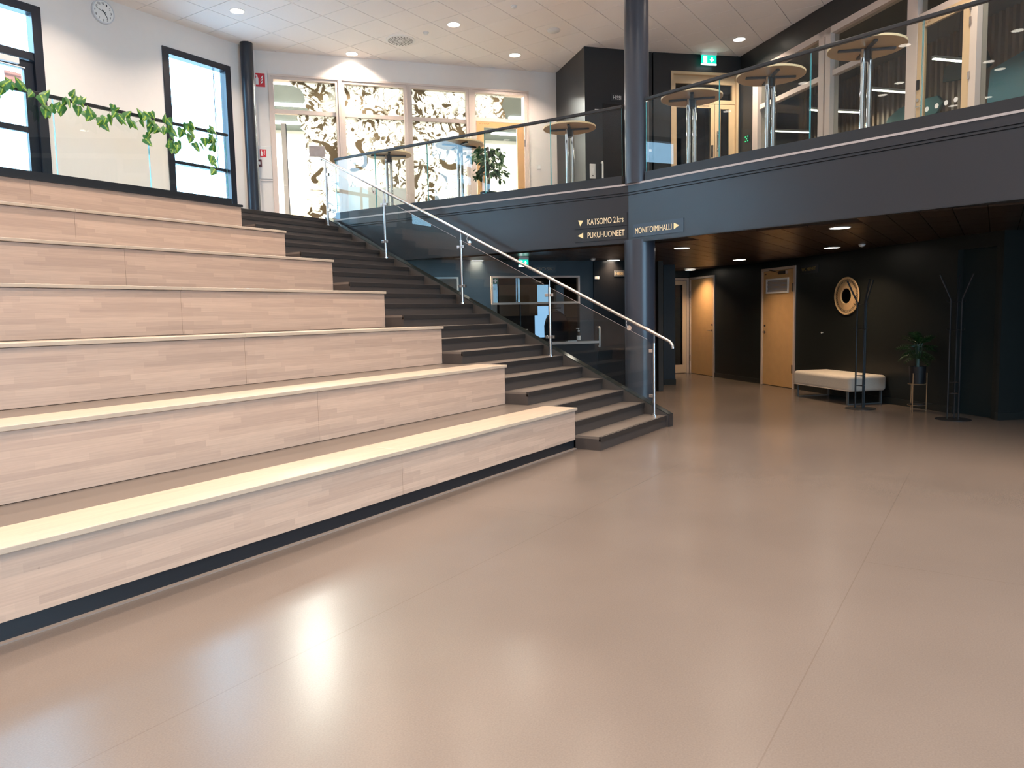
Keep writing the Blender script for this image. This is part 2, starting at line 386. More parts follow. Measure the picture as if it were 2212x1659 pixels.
# clock wall with glazed door (left) and tall window (right)
WX0, WX1, WZ0, WZ1 = 7.24, 8.48, 3.40, 5.83
DX0, DX1 = 3.45, 5.46
NX0 = 0.8
wall('wall_clock', (0, YC), 0, [(-4, NX0, U0, ZC+0.1), (NX0, DX0, 5.02, ZC+0.1), (DX0, DX1, 5.83, ZC+0.1), (DX1, WX0, U0, ZC+0.1), (WX0, WX1, U0, WZ0), (WX0, WX1, WZ1, ZC+0.1), (WX1, 9.05, U0, ZC+0.1), (-4, 9.05, 0, U0)], M_white, t=0.13)
g = sgroup('window_1', (0, YC, 0))
MB().frame(WX0, WX1, WZ0, WZ1, 0.105, -0.02, 0.13, wt=0.10, wb=0.10).box(WX0+0.105, WX1-0.105, 0.05, 0.16, 4.06, 4.11).build('window_frame', M_frameb, g)
MB().box(WX0+0.105, WX1-0.105, 0.10, 0.106, 4.11, WZ1-0.10).build('pane', M_glassw, g)
MB().box(WX0+0.105, WX1-0.105, 0.10, 0.106, WZ0+0.1, 4.06).build('pane', M_glassw, g)
MB().box(WX1-0.21, WX1-0.20, 0.17, 0.18, 4.11, WZ1-0.1).box(WX1-0.185, WX1-0.18, 0.17, 0.18, 4.11, WZ1-0.1).build('blind_cord', M_frameb, g)
g = sgroup('door_1', (0, YC, 0))
MB().frame(DX0, DX1, U0, 5.83, 0.12, -0.02, 0.13, wb=0.0, wt=0.11).box(DX0+0.12, DX1-0.12, 0.0, 0.13, 5.10, 5.20).box(4.26, 4.36, 0.0, 0.13, U0, 5.10).build('door_frame', M_frameb, g)
MB().box(DX0+0.12, DX1-0.12, 0.10, 0.106, 5.20, 5.72).build('pane', M_glassw, g)
d = MB().frame(4.36, 5.34, U0+0.01, 5.09, 0.12, 0.04, 0.10, wb=0.28).box(4.48, 5.22, 0.045, 0.095, 4.13, 4.21).build('door_leaf', M_frameb, g)
MB().box(4.48, 5.22, 0.066, 0.072, 4.21, 4.97).box(4.48, 5.22, 0.066, 0.072, 3.54, 4.13).build('pane', M_glassw, d)
d = MB().frame(3.57, 4.26, U0+0.01, 5.09, 0.10, 0.04, 0.10, wb=0.28).build('door_leaf', M_frameb, g)
MB().box(3.67, 4.16, 0.066, 0.072, 3.54, 4.99).build('pane', M_glassw, d)
MB().box(4.66, 5.14, -0.03, 0.04, 5.0, 5.08).box(4.72, 5.2, -0.05, -0.035, 4.95, 4.965).build('door_closer', M_plastic, g, bevel=0.005)
MB().box(4.98, 5.19, 0.055, 0.062, 4.72, 4.90).build('notice_sticker', mat('pink_sticker', (0.75, 0.45, 0.42), 0.6), g)
g = sgroup('window_2', (0, YC, 0))
mb = MB().frame(NX0, DX0, U0, 5.02, 0.10, -0.02, 0.13, wt=0.08, wb=0.08)
for k in range(1): mb.box(NX0+1.25*(k+1), NX0+1.25*(k+1)+0.08, 0.0, 0.12, U0+0.08, 4.94)
mb.build('window_frame', M_frameb, g)
xs_ = [NX0+0.1]+[NX0+1.25*(k+1) for k in range(1)]+[DX0-0.1]
for a, b in zip(xs_[:-1], xs_[1:]):
    MB().box(a+0.04, b, 0.06, 0.066, U0+0.08, 4.94).build('pane', M_glassw, g)
area('daylight_portal', ((NX0+DX0)/2, YC-0.03, 4.14), (RAD(-90), 0, 0), 2.5, 1.75, 1, (1, 1, 1), portal=True)
area('daylight_portal', ((WX0+WX1)/2, YC-0.03, 4.62), (RAD(-90), 0, 0), 1.1, 2.3, 1, (1, 1, 1), portal=True)
area('daylight_portal', ((DX0+DX1)/2, YC-0.03, 4.5), (RAD(-90), 0, 0), 1.9, 2.5, 1, (1, 1, 1), portal=True)
# ---- white wall with film windows
WB = [(0.27, 1.45), (1.50, 2.69), (2.73, 3.88), (3.94, 5.05)]
TZ = 5.83
sp = [(-0.2, 0.27, U0, ZC+0.1), (1.45, 1.50, U0, TZ), (2.69, 2.73, U0, TZ), (3.88, 3.94, U0, TZ), (5.05, 5.80, U0, ZC+0.1), (0.27, 5.05, TZ, ZC+0.1)]
wall('wall_back', B0, BA, sp, M_white, t=0.16)
def film_mat(name, clear=False):
    mt, nt, b, out = nodes(name); L = nt.links.new
    tc = nt.nodes.new('ShaderNodeTexCoord')
    def nz(scale, dist, det, loc):
        mp = nt.nodes.new('ShaderNodeMapping'); mp.inputs['Location'].default_value = loc; L(tc.outputs['Object'], mp.inputs[0])
        n = nt.nodes.new('ShaderNodeTexNoise'); n.inputs['Scale'].default_value = scale; n.inputs['Detail'].default_value = det
        n.inputs['Distortion'].default_value = dist; n.inputs['Roughness'].default_value = 0.45; L(mp.outputs[0], n.inputs['Vector']); return n.outputs['Fac']
    def thr(f, lo, hi):
        r = nt.nodes.new('ShaderNodeMapRange'); r.inputs[1].default_value = lo; r.inputs[2].default_value = hi; L(f, r.inputs[0]); return r.outputs[0]
    def mth(op, a, c=None, v=None):
        n = nt.nodes.new('ShaderNodeMath'); n.operation = op; L(a, n.inputs[0])
        if c is not None: L(c, n.inputs[1])
        if v is not None: n.inputs[1].default_value = v
        return n.outputs[0]
    a = thr(nz(4.4, 2.8, 4, (1.7, 0, 4.2)), 0.540, 0.548)          # flowing petals
    big = thr(nz(1.3, 0.4, 1, (5.1, 0, 2.2)), 0.42, 0.50)          # where the dense drawing sits
    a = mth('MULTIPLY', a, big)
    r = mth('ABSOLUTE', mth('SUBTRACT', nz(2.1, 3.2, 2, (8.2, 0, 1.1)), v=0.5)); ln = mth('SUBTRACT', thr(r, 0.006, 0.012), v=1.0); ln = mth('MULTIPLY', ln, v=-1.0)
    blob = thr(nz(2.3, 1.2, 2, (0.4, 0, 7.7)), 0.60, 0.61)
    msk = mth('MAXIMUM', mth('MAXIMUM', a, ln), blob)
    tw = nt.nodes.new('ShaderNodeBsdfTranslucent'); tw.inputs[0].default_value = (0.86, 0.88, 0.84, 1)
    dw = nt.nodes.new('ShaderNodeBsdfDiffuse'); dw.inputs[0].default_value = (0.8, 0.8, 0.78, 1)
    mw = nt.nodes.new('ShaderNodeMixShader'); mw.inputs[0].default_value = 0.30; L(tw.outputs[0], mw.inputs[1]); L(dw.outputs[0], mw.inputs[2])
    tt = nt.nodes.new('ShaderNodeBsdfTranslucent'); tt.inputs[0].default_value = (0.17, 0.140, 0.098, 1)
    dt = nt.nodes.new('ShaderNodeBsdfDiffuse'); dt.inputs[0].default_value = (0.30, 0.24, 0.16, 1)
    md = nt.nodes.new('ShaderNodeMixShader'); md.inputs[0].default_value = 0.4; L(tt.outputs[0], md.inputs[1]); L(dt.outputs[0], md.inputs[2])
    mx = nt.nodes.new('ShaderNodeMixShader'); L(msk, mx.inputs[0]); L(mw.outputs[0], mx.inputs[1]); L(md.outputs[0], mx.inputs[2])
    L(mx.outputs[0], out.inputs[0]); return mt
M_film = film_mat('printed_film')
M_filmw = None
for i, (a, b) in enumerate(WB[:3]):
    g = sgroup('window_%d' % (i+6), (B0[0], B0[1], 0), BA)
    f = MB().frame(a, b, U0, TZ, 0.055, -0.015, 0.15, wt=0.055, wb=0.06).box(a+0.055, b-0.055, 0.03, 0.12, 5.20, 5.27).build('window_frame', M_paleframe, g)
    MB().frame(a-0.03, b+0.03, U0, TZ+0.03, 0.035, -0.03, -0.012, wb=0).build('architrave', M_paleframe, g)
    MB().box(a+0.055, b-0.055, 0.075, 0.083, 5.27, TZ-0.055).build('pane', M_glassw, g)
    MB().box(a+0.055, b-0.055, 0.075, 0.083, U0+0.06, 5.20).build('pane', M_glassw, g)
    if i == 0:
        up = [(0.95, 5.27), (1.395, 5.27), (1.395, TZ-0.055), (0.60, TZ-0.055), (0.66, 5.70), (0.78, 5.66), (0.84, 5.56), (0.86, 5.45), (0.80, 5.38), (0.86, 5.34)]
        lo = [(0.86, U0+0.06), (1.395, U0+0.06), (1.395, 5.20), (0.72, 5.20), (0.70, 5.12), (0.78, 5.05), (0.76, 4.96), (0.84, 4.90), (0.80, 4.82), (0.86, 4.74), (0.82, 4.62), (0.90, 4.52), (0.84, 4.40), (0.88, 3.78), (0.80, 3.70), (0.89, 3.64), (0.85, 3.5), (0.80, 3.45), (0.88, 3.40)]
        MB().prism(up, 0.070, 0.073, 'y').build('film', M_film, g); MB().prism(lo, 0.070, 0.073, 'y').build('film', M_film, g)
        MB().box(0.42, 0.50, 0.12, 0.20, U0, 5.05).build('door_jamb', M_paleframe, g)
        MB().box(0.50, 0.515, 0.12, 0.20, U0, 5.05).build('door_gap', M_channel, g)
        MB().box(0.89, 1.17, 0.055, 0.065, 4.47, 4.66).build('poster', mat('grey_poster', (0.32, 0.29, 0.29), 0.6, noise=0.5, nscale=6), g)
    else:
        MB().box(a+0.055, b-0.055, 0.070, 0.073, 5.27, TZ-0.055).build('film', M_film, g)
        MB().box(a+0.055, b-0.055, 0.070, 0.073, (3.95 if i == 1 else U0+0.06), 5.20).build('film', M_film, g)
        if i == 1:
            MB().box(a+0.055, b-0.055, 0.070, 0.073, U0+0.06, 3.95).build('frosted_film', mat('frosted_film', (0.75, 0.80, 0.76), 0.6), g)
g = sgroup('door_2', (B0[0], B0[1], 0), BA)
a, b = WB[3]
MB().frame(a, b, U0, TZ, 0.065, -0.015, 0.15, wt=0.06, wb=0).box(a+0.065, b-0.065, 0.0, 0.12, 5.25, 5.32).build('door_frame', M_paleframe, g)
MB().frame(a-0.03, b+0.03, U0, TZ+0.03, 0.035, -0.03, -0.012, wb=0).build('architrave', M_paleframe, g)
MB().box(a+0.065, b-0.065, 0.075, 0.083, 5.32, TZ-0.06).build('pane', M_glassw, g)
MB().prism([(4.005, 5.32), (4.64, 5.32), (4.60, 5.50), (4.55, 5.56), (4.62, 5.77), (4.005, 5.77)], 0.070, 0.073, 'y').build('film', M_film, g)
d = MB().frame(4.02, 4.975, U0+0.01, 5.24, 0.145, -0.01, 0.035, wb=0.2, wt=0.10).build('door_leaf', M_beechd, g)
MB().box(4.165, 4.83, 0.008, 0.014, U0+0.21, 5.14).build('pane', M_glassw, d)
MB().box(4.975, 5.0, -0.03, -0.005, 4.80, 4.93).box(4.975, 5.0, -0.03, -0.005, 3.5, 3.63).build('hinge', M_steel, d)
marks(d, 4.08, 5.19, (0.02, 0.025, 0.012, 0.025, 0.025, 0.025, 0.02, 0.03), -0.012)
MB().tube([(4.10, -0.01, 4.22), (4.10, -0.06, 4.22), (4.22, -0.065, 4.22)], 0.009, 8).box(4.07, 4.125, -0.018, -0.01, 4.10, 4.30).build('door_handle', M_steel, d)
# classroom behind the film windows
cg = sgroup('wall_classroom', (B0[0], B0[1], 0), BA)
M_cw = mat('classroom_wall', (0.80, 0.80, 0.76), 0.8)
MB().box(0.1, 7.5, 4.75, 4.85, U0, 6.1).box(0.05, 0.15, 0.16, 4.85, U0, 6.1).box(7.5, 7.6, 0.16, 4.85, U0, 6.1).build('room_wall', M_cw, cg)
MB().box(0.05, 7.6, 0.16, 4.85, 6.02, 6.12).build('room_ceiling', mat('classroom_ceiling', (0.038, 0.052, 0.048), 0.8), cg)
MB().box(0.6, 1.5, 4.2, 4.74, U0, 4.4).build('wooden_cupboard', mat('cupboard_wood', (0.72, 0.50, 0.25), 0.5), cg)
MB().box(3.2, 6.4, 4.68, 4.74, U0, 5.6).build('curtain', mat('tan_curtain', (0.55, 0.48, 0.36), 0.8), cg)
mb = MB()
for u in (0.85, 2.4, 4.2, 6.0):
    for v in (0.9, 2.4, 3.9): mb.box(u-0.6, u+0.6, v-0.06, v+0.06, 5.97, 6.01)
mb.build('strip_lamp', mat('strip_lamp_diffuser', (0.9, 0.9, 0.9), 0.5, emit=(1, 0.97, 0.9), estr=6), cg)
for u in (0.85, 2.4, 4.2, 6.0):
    for v in (0.9, 2.4, 3.9):
        p = fr(B0, BA, u, v); area('strip_light', (p[0], p[1], 5.95), (0, 0, RAD(BA)), 1.2, 0.12, 150, (1.0, 0.96, 0.88))
# ---- black lift wall (left face, front face), wall with the double door
wall('wall_lift', B1, -130.76, [(0, 1.51, U0, ZC+0.1)], M_black, t=0.12)
lf = wall('wall_lift_front', L1, LA, [(0, 1.32, U0, ZC+0.1)], M_black, t=0.12)
wall('wall_door', D1, DA, [(-0.14, 0.20, U0, ZC+0.1), (0.20, 1.55, 5.93, ZC+0.1), (1.55, 1.62, U0, ZC+0.1)], M_black, t=0.12)
g = sgroup('door_3', (D1[0], D1[1], 0), DA)
MB().frame(0.20, 1.55, U0, 5.93, 0.045, -0.02, 0.16, wt=0.05, wb=0).build('door_frame', M_oakd, g)
MB().frame(0.245, 1.505, 5.38, 5.80, 0.06, 0.03, 0.09, wt=0.07, wb=0.07).box(0.245, 1.505, 0.06, 0.12, 5.80, 5.88).build('transom_frame', M_oakd, g)
MB().box(0.305, 1.445, 0.055, 0.061, 5.45, 5.73).build('pane', M_glassd, g)
d = MB().frame(0.25, 1.085, U0+0.01, 5.37, 0.075, 0.03, 0.075, wt=0.07, wb=0.25).build('door_leaf', M_oakd, g)
MB().box(0.325, 1.01, 0.05, 0.056, U0+0.26, 5.30).build('pane', M_glassd, d)
text('KATSOMO', 'lettering', M_letterd, d, 0.78, 5.32, 0.20, 0.028, y=0.028)
MB().box(1.02, 1.05, 0.0, 0.03, 4.40, 4.62).build('lock_plate', M_dmetal, d)
d = MB().frame(1.095, 1.50, U0+0.01, 5.37, 0.115, 0.03, 0.075, wt=0.08, wb=0.25).build('door_leaf', M_oakd, g)
MB().box(1.21, 1.385, 0.05, 0.056, U0+0.26, 5.29).build('pane', M_glassd, d)
MB().box(1.13, 1.155, 0.0, 0.03, 4.50, 4.88).tube([(1.142, 0.0, 4.55), (1.142, -0.05, 4.58), (1.142, -0.05, 4.80), (1.142, 0.0, 4.83)], 0.010, 8).build('door_handle', M_chrome, d)
# room behind the double door
cg = sgroup('wall_spectator_room', (D1[0], D1[1], 0), DA)
MB().box(-0.3, 2.2, 2.5, 2.6, U0, ZC).box(-0.3, -0.2, 0.15, 2.5, U0, ZC).box(2.1, 2.2, 0.15, 2.5, U0, ZC).build('room_wall', M_dark, cg)
# ---- glazed wall on the right
HZ = 5.86
sp = [(0, 0.44, U0, ZC+0.1), (0.44, 8.0, HZ, ZC+0.1)]
wall('wall_glazed', D2, GA, sp, M_black, t=0.12)
g = sgroup('window_9', (D2[0], D2[1], 0), GA)
mb = MB().box(0.44, 0.60, -0.02, 0.14, U0, HZ).box(2.27, 2.40, -0.02, 0.14, U0, HZ).box(2.43, 2.55, -0.02, 0.14, U0, HZ).box(2.40, 2.43, 0.02, 0.12, U0, HZ)
mb.box(0.60, 4.10, -0.02, 0.14, HZ-0.10, HZ).box(4.10, 4.28, -0.02, 0.14, U0, HZ).box(5.12, 5.22, -0.02, 0.14, U0, HZ).box(4.28, 8.0, -0.02, 0.14, HZ-0.10, HZ)
mb.box(0.60, 2.27, 0.02, 0.12, 5.13, 5.21).box(2.55, 4.10, 0.02, 0.12, 5.13, 5.21).box(4.28, 5.12, 0.0, 0.13, 5.30, 5.38).box(6.6, 6.72, -0.02, 0.14, U0, HZ).box(0.6, 4.1, 0.0, 0.13, U0, U0+0.07).box(5.22, 8, 0.0, 0.13, U0, U0+0.07)
mb.build('window_frame', M_paleframe, g)
for (a, b, c, d_) in ((0.60, 2.27, U0+0.07, 5.13), (0.60, 2.27, 5.21, HZ-0.1), (2.55, 4.10, U0+0.07, 5.13), (2.55, 4.10, 5.21, HZ-0.1), (4.28, 5.12, 5.38, HZ-0.1), (5.22, 6.6, U0+0.07, HZ-0.1), (6.72, 8.0, U0+0.07, HZ-0.1)):
    MB().box(a, b, 0.06, 0.067, c, d_).build('pane', M_glassd, g)
g = sgroup('door_4', (D2[0], D2[1], 0), GA)
d = MB().frame(4.285, 5.115, U0+0.01, 5.295, 0.11, -0.01, 0.035, wt=0.11, wb=0.25).build('door_leaf', M_oakd, g)
MB().box(4.395, 5.005, 0.008, 0.014, U0+0.26, 5.185).build('pane', M_glassd, d)
for u in (4.46, 4.62, 4.77, 4.92):
    MB().lathe([(0.0, 0), (0.032, 0), (0.032, 0.003), (0.0, 0.003)], 20, (u, -0.0, 4.115), 'y').build('safety_dot', M_whites, d)
MB().box(4.30, 4.335, -0.03, -0.01, 4.40, 4.53).build('door_reader', M_dmetal, d)
MB().lathe([(0.0, 0), (0.022, 0), (0.022, 0.015), (0.0, 0.015)], 16, (4.32, -0.026, 4.27), 'y').tube([(4.33, -0.01, 4.17), (4.33, -0.06, 4.17), (4.42, -0.06, 4.17)], 0.008, 8).build('door_handle', M_chrome, d)
for z in (4.30, 4.95, 5.12): MB().box(5.115, 5.14, -0.035, -0.01, z, z+0.09).build('hinge', M_steel, d)
marks(d, 4.36, 5.215, (0.03, 0.022, 0.03, 0.02, 0.03), -0.012)
# room behind the glazed wall: slatted wall, hanging linear lamps, felt clouds
cg = sgroup('wall_meeting_room', (D2[0], D2[1], 0), GA)
MB().box(-1.4, 8.2, 2.45, 2.6, U0, 6.1).box(-1.5, -1.4, 0.12, 2.6, U0, 6.1).box(8.1, 8.2, 0.12, 2.6, U0, 6.1).build('room_wall', M_dark, cg)
MB().box(-1.5, 8.2, 0.12, 2.6, 5.98, 6.1).build('room_ceiling', M_darkceil, cg)
sm = None
for i in range(78):
    u = -1.35+i*0.12
    if sm is None:
        o = MB().box(0, 0.055, 2.37, 2.45, U0, 5.98).build('slat', M_slat, cg, (u, 0, 0)); sm = o.data
    else:
        o = bpy.data.objects.new('slat', sm); COL.objects.link(o); o.parent = cg; o.location = (u, 0, 0)
# ---- lower level walls
lw = wall('wall_lower_right', E0, EA, [(-1.30, -1.24, 0, ZL+0.05), (-1.24, 0.0, 2.34, ZL+0.05), (0.0, 1.96, 0, ZL+0.05), (1.96, 3.12, 2.34, ZL+0.05), (3.12, 6.90, 0, ZL+0.05), (6.90, 7.60, 2.29, ZL+0.05), (7.60, 7.64, 0, ZL+0.05)], M_green, t=0.12)
wall('wall_lower_recess', fr(E0, EA, 6.88, 0.10), EA, [(0, 0.74, 0, ZL)], mat('teal_black_door', (0.009, 0.018, 0.021), 0.4, noise=0.1, nscale=10), t=0.08)
wall('wall_lower_side', E1, FA, [(0, 3.2, 0, ZL+0.05)], M_green, t=0.12)
wall('wall_lower_end', (13.75, -6), 90, [(0, 3.8, 0, ZL+0.05)], M_green, t=0.12)
srt('baseboard_lower', MB().box(0.0, 1.96, -0.012, 0, 0, 0.10).box(3.12, 6.90, -0.012, 0, 0, 0.10).box(7.60, 7.652, -0.012, 0, 0, 0.10), mat('baseboard_dark', (0.022, 0.024, 0.022), 0.3), (E0[0], E0[1], 0), EA)
srt('baseboard_side', MB().box(0, 3.2, -0.012, 0, 0, 0.10), MATS['baseboard_dark'], (E1[0], E1[1], 0), FA)
# door 5 (far) and door 6 (toilet) on the lower wall
def flat_door(n, u0, u1, handle_left, extras):
    g = sgroup('door_%d' % n, (E0[0], E0[1], 0), EA)
    MB().frame(u0, u1, 0, 2.34, 0.05, -0.025, 0.10, wb=0).build('door_frame', mat('door_frame_pale', (0.62, 0.50, 0.42), 0.45), g)
    d = MB().box(u0+0.055, u1-0.055, -0.005, 0.04, 0.012, 2.285).build('door_leaf', M_beechd, g)
    hx = u0+0.12 if handle_left else u1-0.12; sg = 1 if handle_left else -1
    MB().tube([(hx, -0.005, 1.07), (hx, -0.055, 1.07), (hx+sg*0.13, -0.06, 1.07)], 0.010, 8).lathe([(0, -0.012), (0.026, -0.012), (0.026, 0.0), (0, 0.0)], 16, (hx, -0.004, 1.07), 'y').build('door_handle', M_chrome, d)
    MB().lathe([(0, -0.012), (0.022, -0.012), (0.022, 0.0), (0, 0.0)], 16, (hx, -0.004, 1.20), 'y').build('lock', M_dmetal, d)
    hx = u1-0.05 if handle_left else u0+0.04
    for z in (0.3, 1.85): MB().box(hx-0.012, hx+0.012, -0.04, -0.02, z, z+0.16).build('hinge', M_steel, d)
    return g, d
g5, d5 = flat_door(5, -1.24, 0.0, False, None)
g6, d6 = flat_door(6, 1.96, 3.12, True, None)
v = MB().frame(2.14, 2.90, 1.84, 2.13, 0.03, -0.03, -0.005).build('vent_frame', M_whites, d6)
mb = MB()
for k in range(9): mb.box(2.17, 2.87, -0.022, -0.008, 1.875+k*0.026, 1.892+k*0.026)
mb.build('vent_louvres', mat('vent_grey', (0.42, 0.40, 0.42), 0.5), v)
MB().box(2.62, 2.86, -0.06, -0.005, 2.20, 2.26).tube([(2.62, -0.05, 2.24), (2.3, -0.06, 2.30)], 0.008, 8).build('door_closer', M_steel, d6)
MB().box(2.06, 2.12, -0.009, -0.004, 2.215, 2.235).build('door_number', M_letterd, d6)
# glazed cream door at the end of the passage
P7 = fr(E0, EA, -1.30); A7 = EA+90
wall('wall_passage', P7, A7+0, [(-1.6, 0, 2.36, ZL+0.05), (-1.6, -0.72, 0, 2.36)], M_green, t=0.10)
g = sgroup('door_7', (P7[0], P7[1], 0), A7)
MB().frame(-0.72, -0.02, 0, 2.34, 0.06, -0.03, 0.09, wb=0).build('door_frame', MATS['door_frame_pale'], g)
d = MB().frame(-0.66, -0.08, 0.01, 2.27, 0.10, -0.01, 0.03, wb=0.2).build('door_leaf', mat('cream_door', (0.66, 0.50, 0.33), 0.4), g)
MB().box(-0.56, -0.18, 0.006, 0.012, 0.21, 2.17).build('pane', M_glassd, d)
MB().box(-0.56, -0.18, 0.10, 0.12, 0.0, 2.2).build('dark_backing', M_dark, g)
# pier and corridor wall
srt('wall_pier', MB().prism([(14.72, 5.77), (14.90, 5.59), (16.2, 6.9), (16.0, 7.1)], 0, ZL+0.05), mat('pier_paint', (0.016, 0.022, 0.030), 0.4))
srt('baseboard_pier', MB().prism([(14.705, 5.765), (14.898, 5.572), (14.91, 5.59), (14.72, 5.78)], 0, 0.12), MATS['baseboard_dark'])
wall('wall_corridor', (13.28, 5.45), 50, [(0, 3.0, 0, ZL+0.05)], M_black, t=0.1)
# kiosk wall
KX0, KX1, KZ0, KZ1 = -1.82, -0.15, 1.03, 2.21
wall('wall_kiosk', L1, LA, [(-3.3, KX0, 0, ZL+0.05), (KX0, KX1, 0, KZ0-0.04), (KX0, KX1, KZ1, ZL+0.05), (KX1, 0.12, 0, ZL+0.05), (0.12, 1.32, 0, ZL+0.05)], M_bluewall, t=0.12)
g = sgroup('window_10', (L1[0], L1[1], 0), LA)
MB().frame(KX0, KX1, 1.71, KZ1, 0.035, -0.03, 0.06).build('window_frame', M_paleframe, g)
MB().box(KX0+0.035, KX1-0.035, 0.01, 0.016, 1.745, KZ1-0.035).build('pane', M_glassd, g)
MB().box(-1.29, -1.275, 0.0, 0.03, KZ0, 1.71).build('glass_joint', M_channel, g)
cg = sgroup('wall_kiosk_room', (L1[0], L1[1], 0), LA)
MB().box(-3.0, 0.24, 4.0, 4.1, 0, ZL).box(0.66, 1.5, 4.0, 4.1, 0, ZL).box(0.24, 0.66, 4.0, 4.1, 0, 0.95).box(0.24, 0.66, 4.0, 4.1, 2.25, ZL).box(-3.1, -3.0, 0.12, 4.1, 0, ZL).box(1.5, 1.6, 0.12, 4.1, 0, ZL).build('room_wall', mat('kiosk_room_wall', (0.05, 0.045, 0.04), 0.7), cg)
MB().box(-3.1, 1.6, 0.12, 4.1, -0.15, 0.001).build('room_floor', M_riser, cg)
MB().box(0.24, 0.66, 4.06, 4.08, 0.95, 2.25).build('glowing_window_pane', mat('daylight_glow_pane', (0.3, 0.4, 0.5), 0.4, emit=(0.30, 0.55, 0.85), estr=0.75), cg)  # pane glows blue by itself, standing in for daylight from outside
MB().frame(0.24, 0.66, 0.95, 2.25, 0.03, 4.0, 4.05).box(0.24, 0.66, 4.0, 4.05, 1.72, 1.80).build('window_frame', M_frameb, cg)
MB().box(-1.75, -0.85, 3.2, 3.9, 0, 2.1).build('tall_fridge', mat('fridge_grey', (0.32, 0.31, 0.29), 0.4), cg, bevel=0.02)
MB().lathe([(0, 0), (0.07, 0), (0.07, 0.01), (0, 0.01)], 20, (-1.3, 3.18, 1.82), 'y').build('round_sticker', M_whites, cg)
MB().box(0.75, 1.45, 3.3, 3.95, 1.45, 2.2).box(-0.75, 0.15, 3.4, 3.95, 1.5, 2.2).build('wall_cupboard', mat('cupboard_brown', (0.16, 0.11, 0.07), 0.5), cg)
p = fr(L1, LA, -0.6, 2.0); area('kiosk_light', (p[0], p[1], 2.42), (0, 0, 0), 0.6, 0.6, 3, (1.0, 0.85, 0.7))
# lift door recess at the lower level (right of the kiosk wall)
g = sgroup('door_8', (L1[0], L1[1], 0), LA)
MB().box(0.12, 1.25, -0.03, 0.0, 0, ZL).build('door_panel', mat('lift_black', (0.005, 0.005, 0.006), 0.25), g)
# upper lift door panel
g = sgroup('door_9', (L1[0], L1[1], 0), LA)
MB().box(0.34, 1.18, -0.012, 0.0, U0, 5.28).build('door_panel', mat('lift_black_upper', (0.010, 0.010, 0.011), 0.2), g)
# remaining enclosure of the upper level
p8 = fr(D2, GA, 8.0)
srt('wall_upper_far', MB().box(p8[0], p8[0]+0.12, -6, p8[1], U0, ZC+0.1), M_black)
# ================================================================== BALCONY EDGE
def fascia(name, P, a, ln, off0=0.0):
    g = sgroup(name, (P[0], P[1], 0), a)
    MB().box(off0, ln, 0.02, 0.05, ZL, 3.24).build('backing', M_channel, g)
    MB().box(off0, ln, 0, 0.03, ZL, 3.102).build('lower_board', M_fascia, g)
    MB().box(off0, ln, 0, 0.03, 3.114, 3.134).build('middle_strip', M_fascia, g)
    MB().box(off0, ln, 0, 0.03, 3.146, 3.238).build('upper_board', M_fascia, g)
    MB().box(off0, ln, -0.006, 0.08, 3.238, 3.262).build('edge_strip', M_strip, g)
    MB().box(off0, ln, 0, 0.06, ZL-0.012, ZL).build('soffit_trim', M_channel, g)
    return g
F1 = fascia('trim_1', (KC[0], 9.86), -90, 9.86-KC[1])
F2 = fascia('trim_2', KC, -106, 10.7)
def railing(name, label, P, a, joints, ztop, zch, rail_ext=(0, 0), y=0.06, cat='glass railing'):
    g = thing(name, label, cat, (P[0], P[1], 0), a)
    j0, j1 = joints[0], joints[-1]
    MB().box(j0+rail_ext[0], j1+rail_ext[1], y-0.03, y+0.03, 3.262, zch).build('base_channel', M_channel, g)
    MB().box(j0+rail_ext[0], j1+rail_ext[1], y-0.024, y+0.024, ztop-0.04, ztop).build('top_rail', M_channel, g, bevel=0.006)
    for p, q in zip(joints[:-1], joints[1:]):
        gp = MB().box(p+0.006, q-0.006, y-0.006, y+0.006, zch-0.03, ztop-0.02).build('glass_panel', M_glassr, g)
        MB().box(p+0.004, p+0.0055, y-0.006, y+0.006, zch, ztop-0.04).build('polished_edge', M_gedge, gp)
        MB().box(q-0.0055, q-0.004, y-0.006, y+0.006, zch, ztop-0.04).build('polished_edge', M_gedge, gp)
    return g
railing('glass_railing', 'dark railed glass balustrade above the fascia left of the big column, behind the stairs', (KC[0], 9.86), -90,
        [0.02, 0.96, 2.09, 3.22, 4.375, 5.50], 4.325, 3.385, (-0.01, 0.0))
railing('glass_railing', 'long glass balustrade with dark top rail on the balcony right of the big column', KC, -106,
        [0.26, 1.385, 2.54, 3.69, 4.84, 5.99, 7.14, 8.29, 9.44], 4.345, 3.385, (0.0, 0))
railing('glass_railing', 'glass balustrade with thin black rail on top of the wooden tiers, hung with ivy', (0, 9.65), 0,
        [-3.0, -1.75, -0.5, 0.75, 2.0, 3.4, 4.85, 6.06, 7.29], 4.295, 3.345, (0, 0.03))
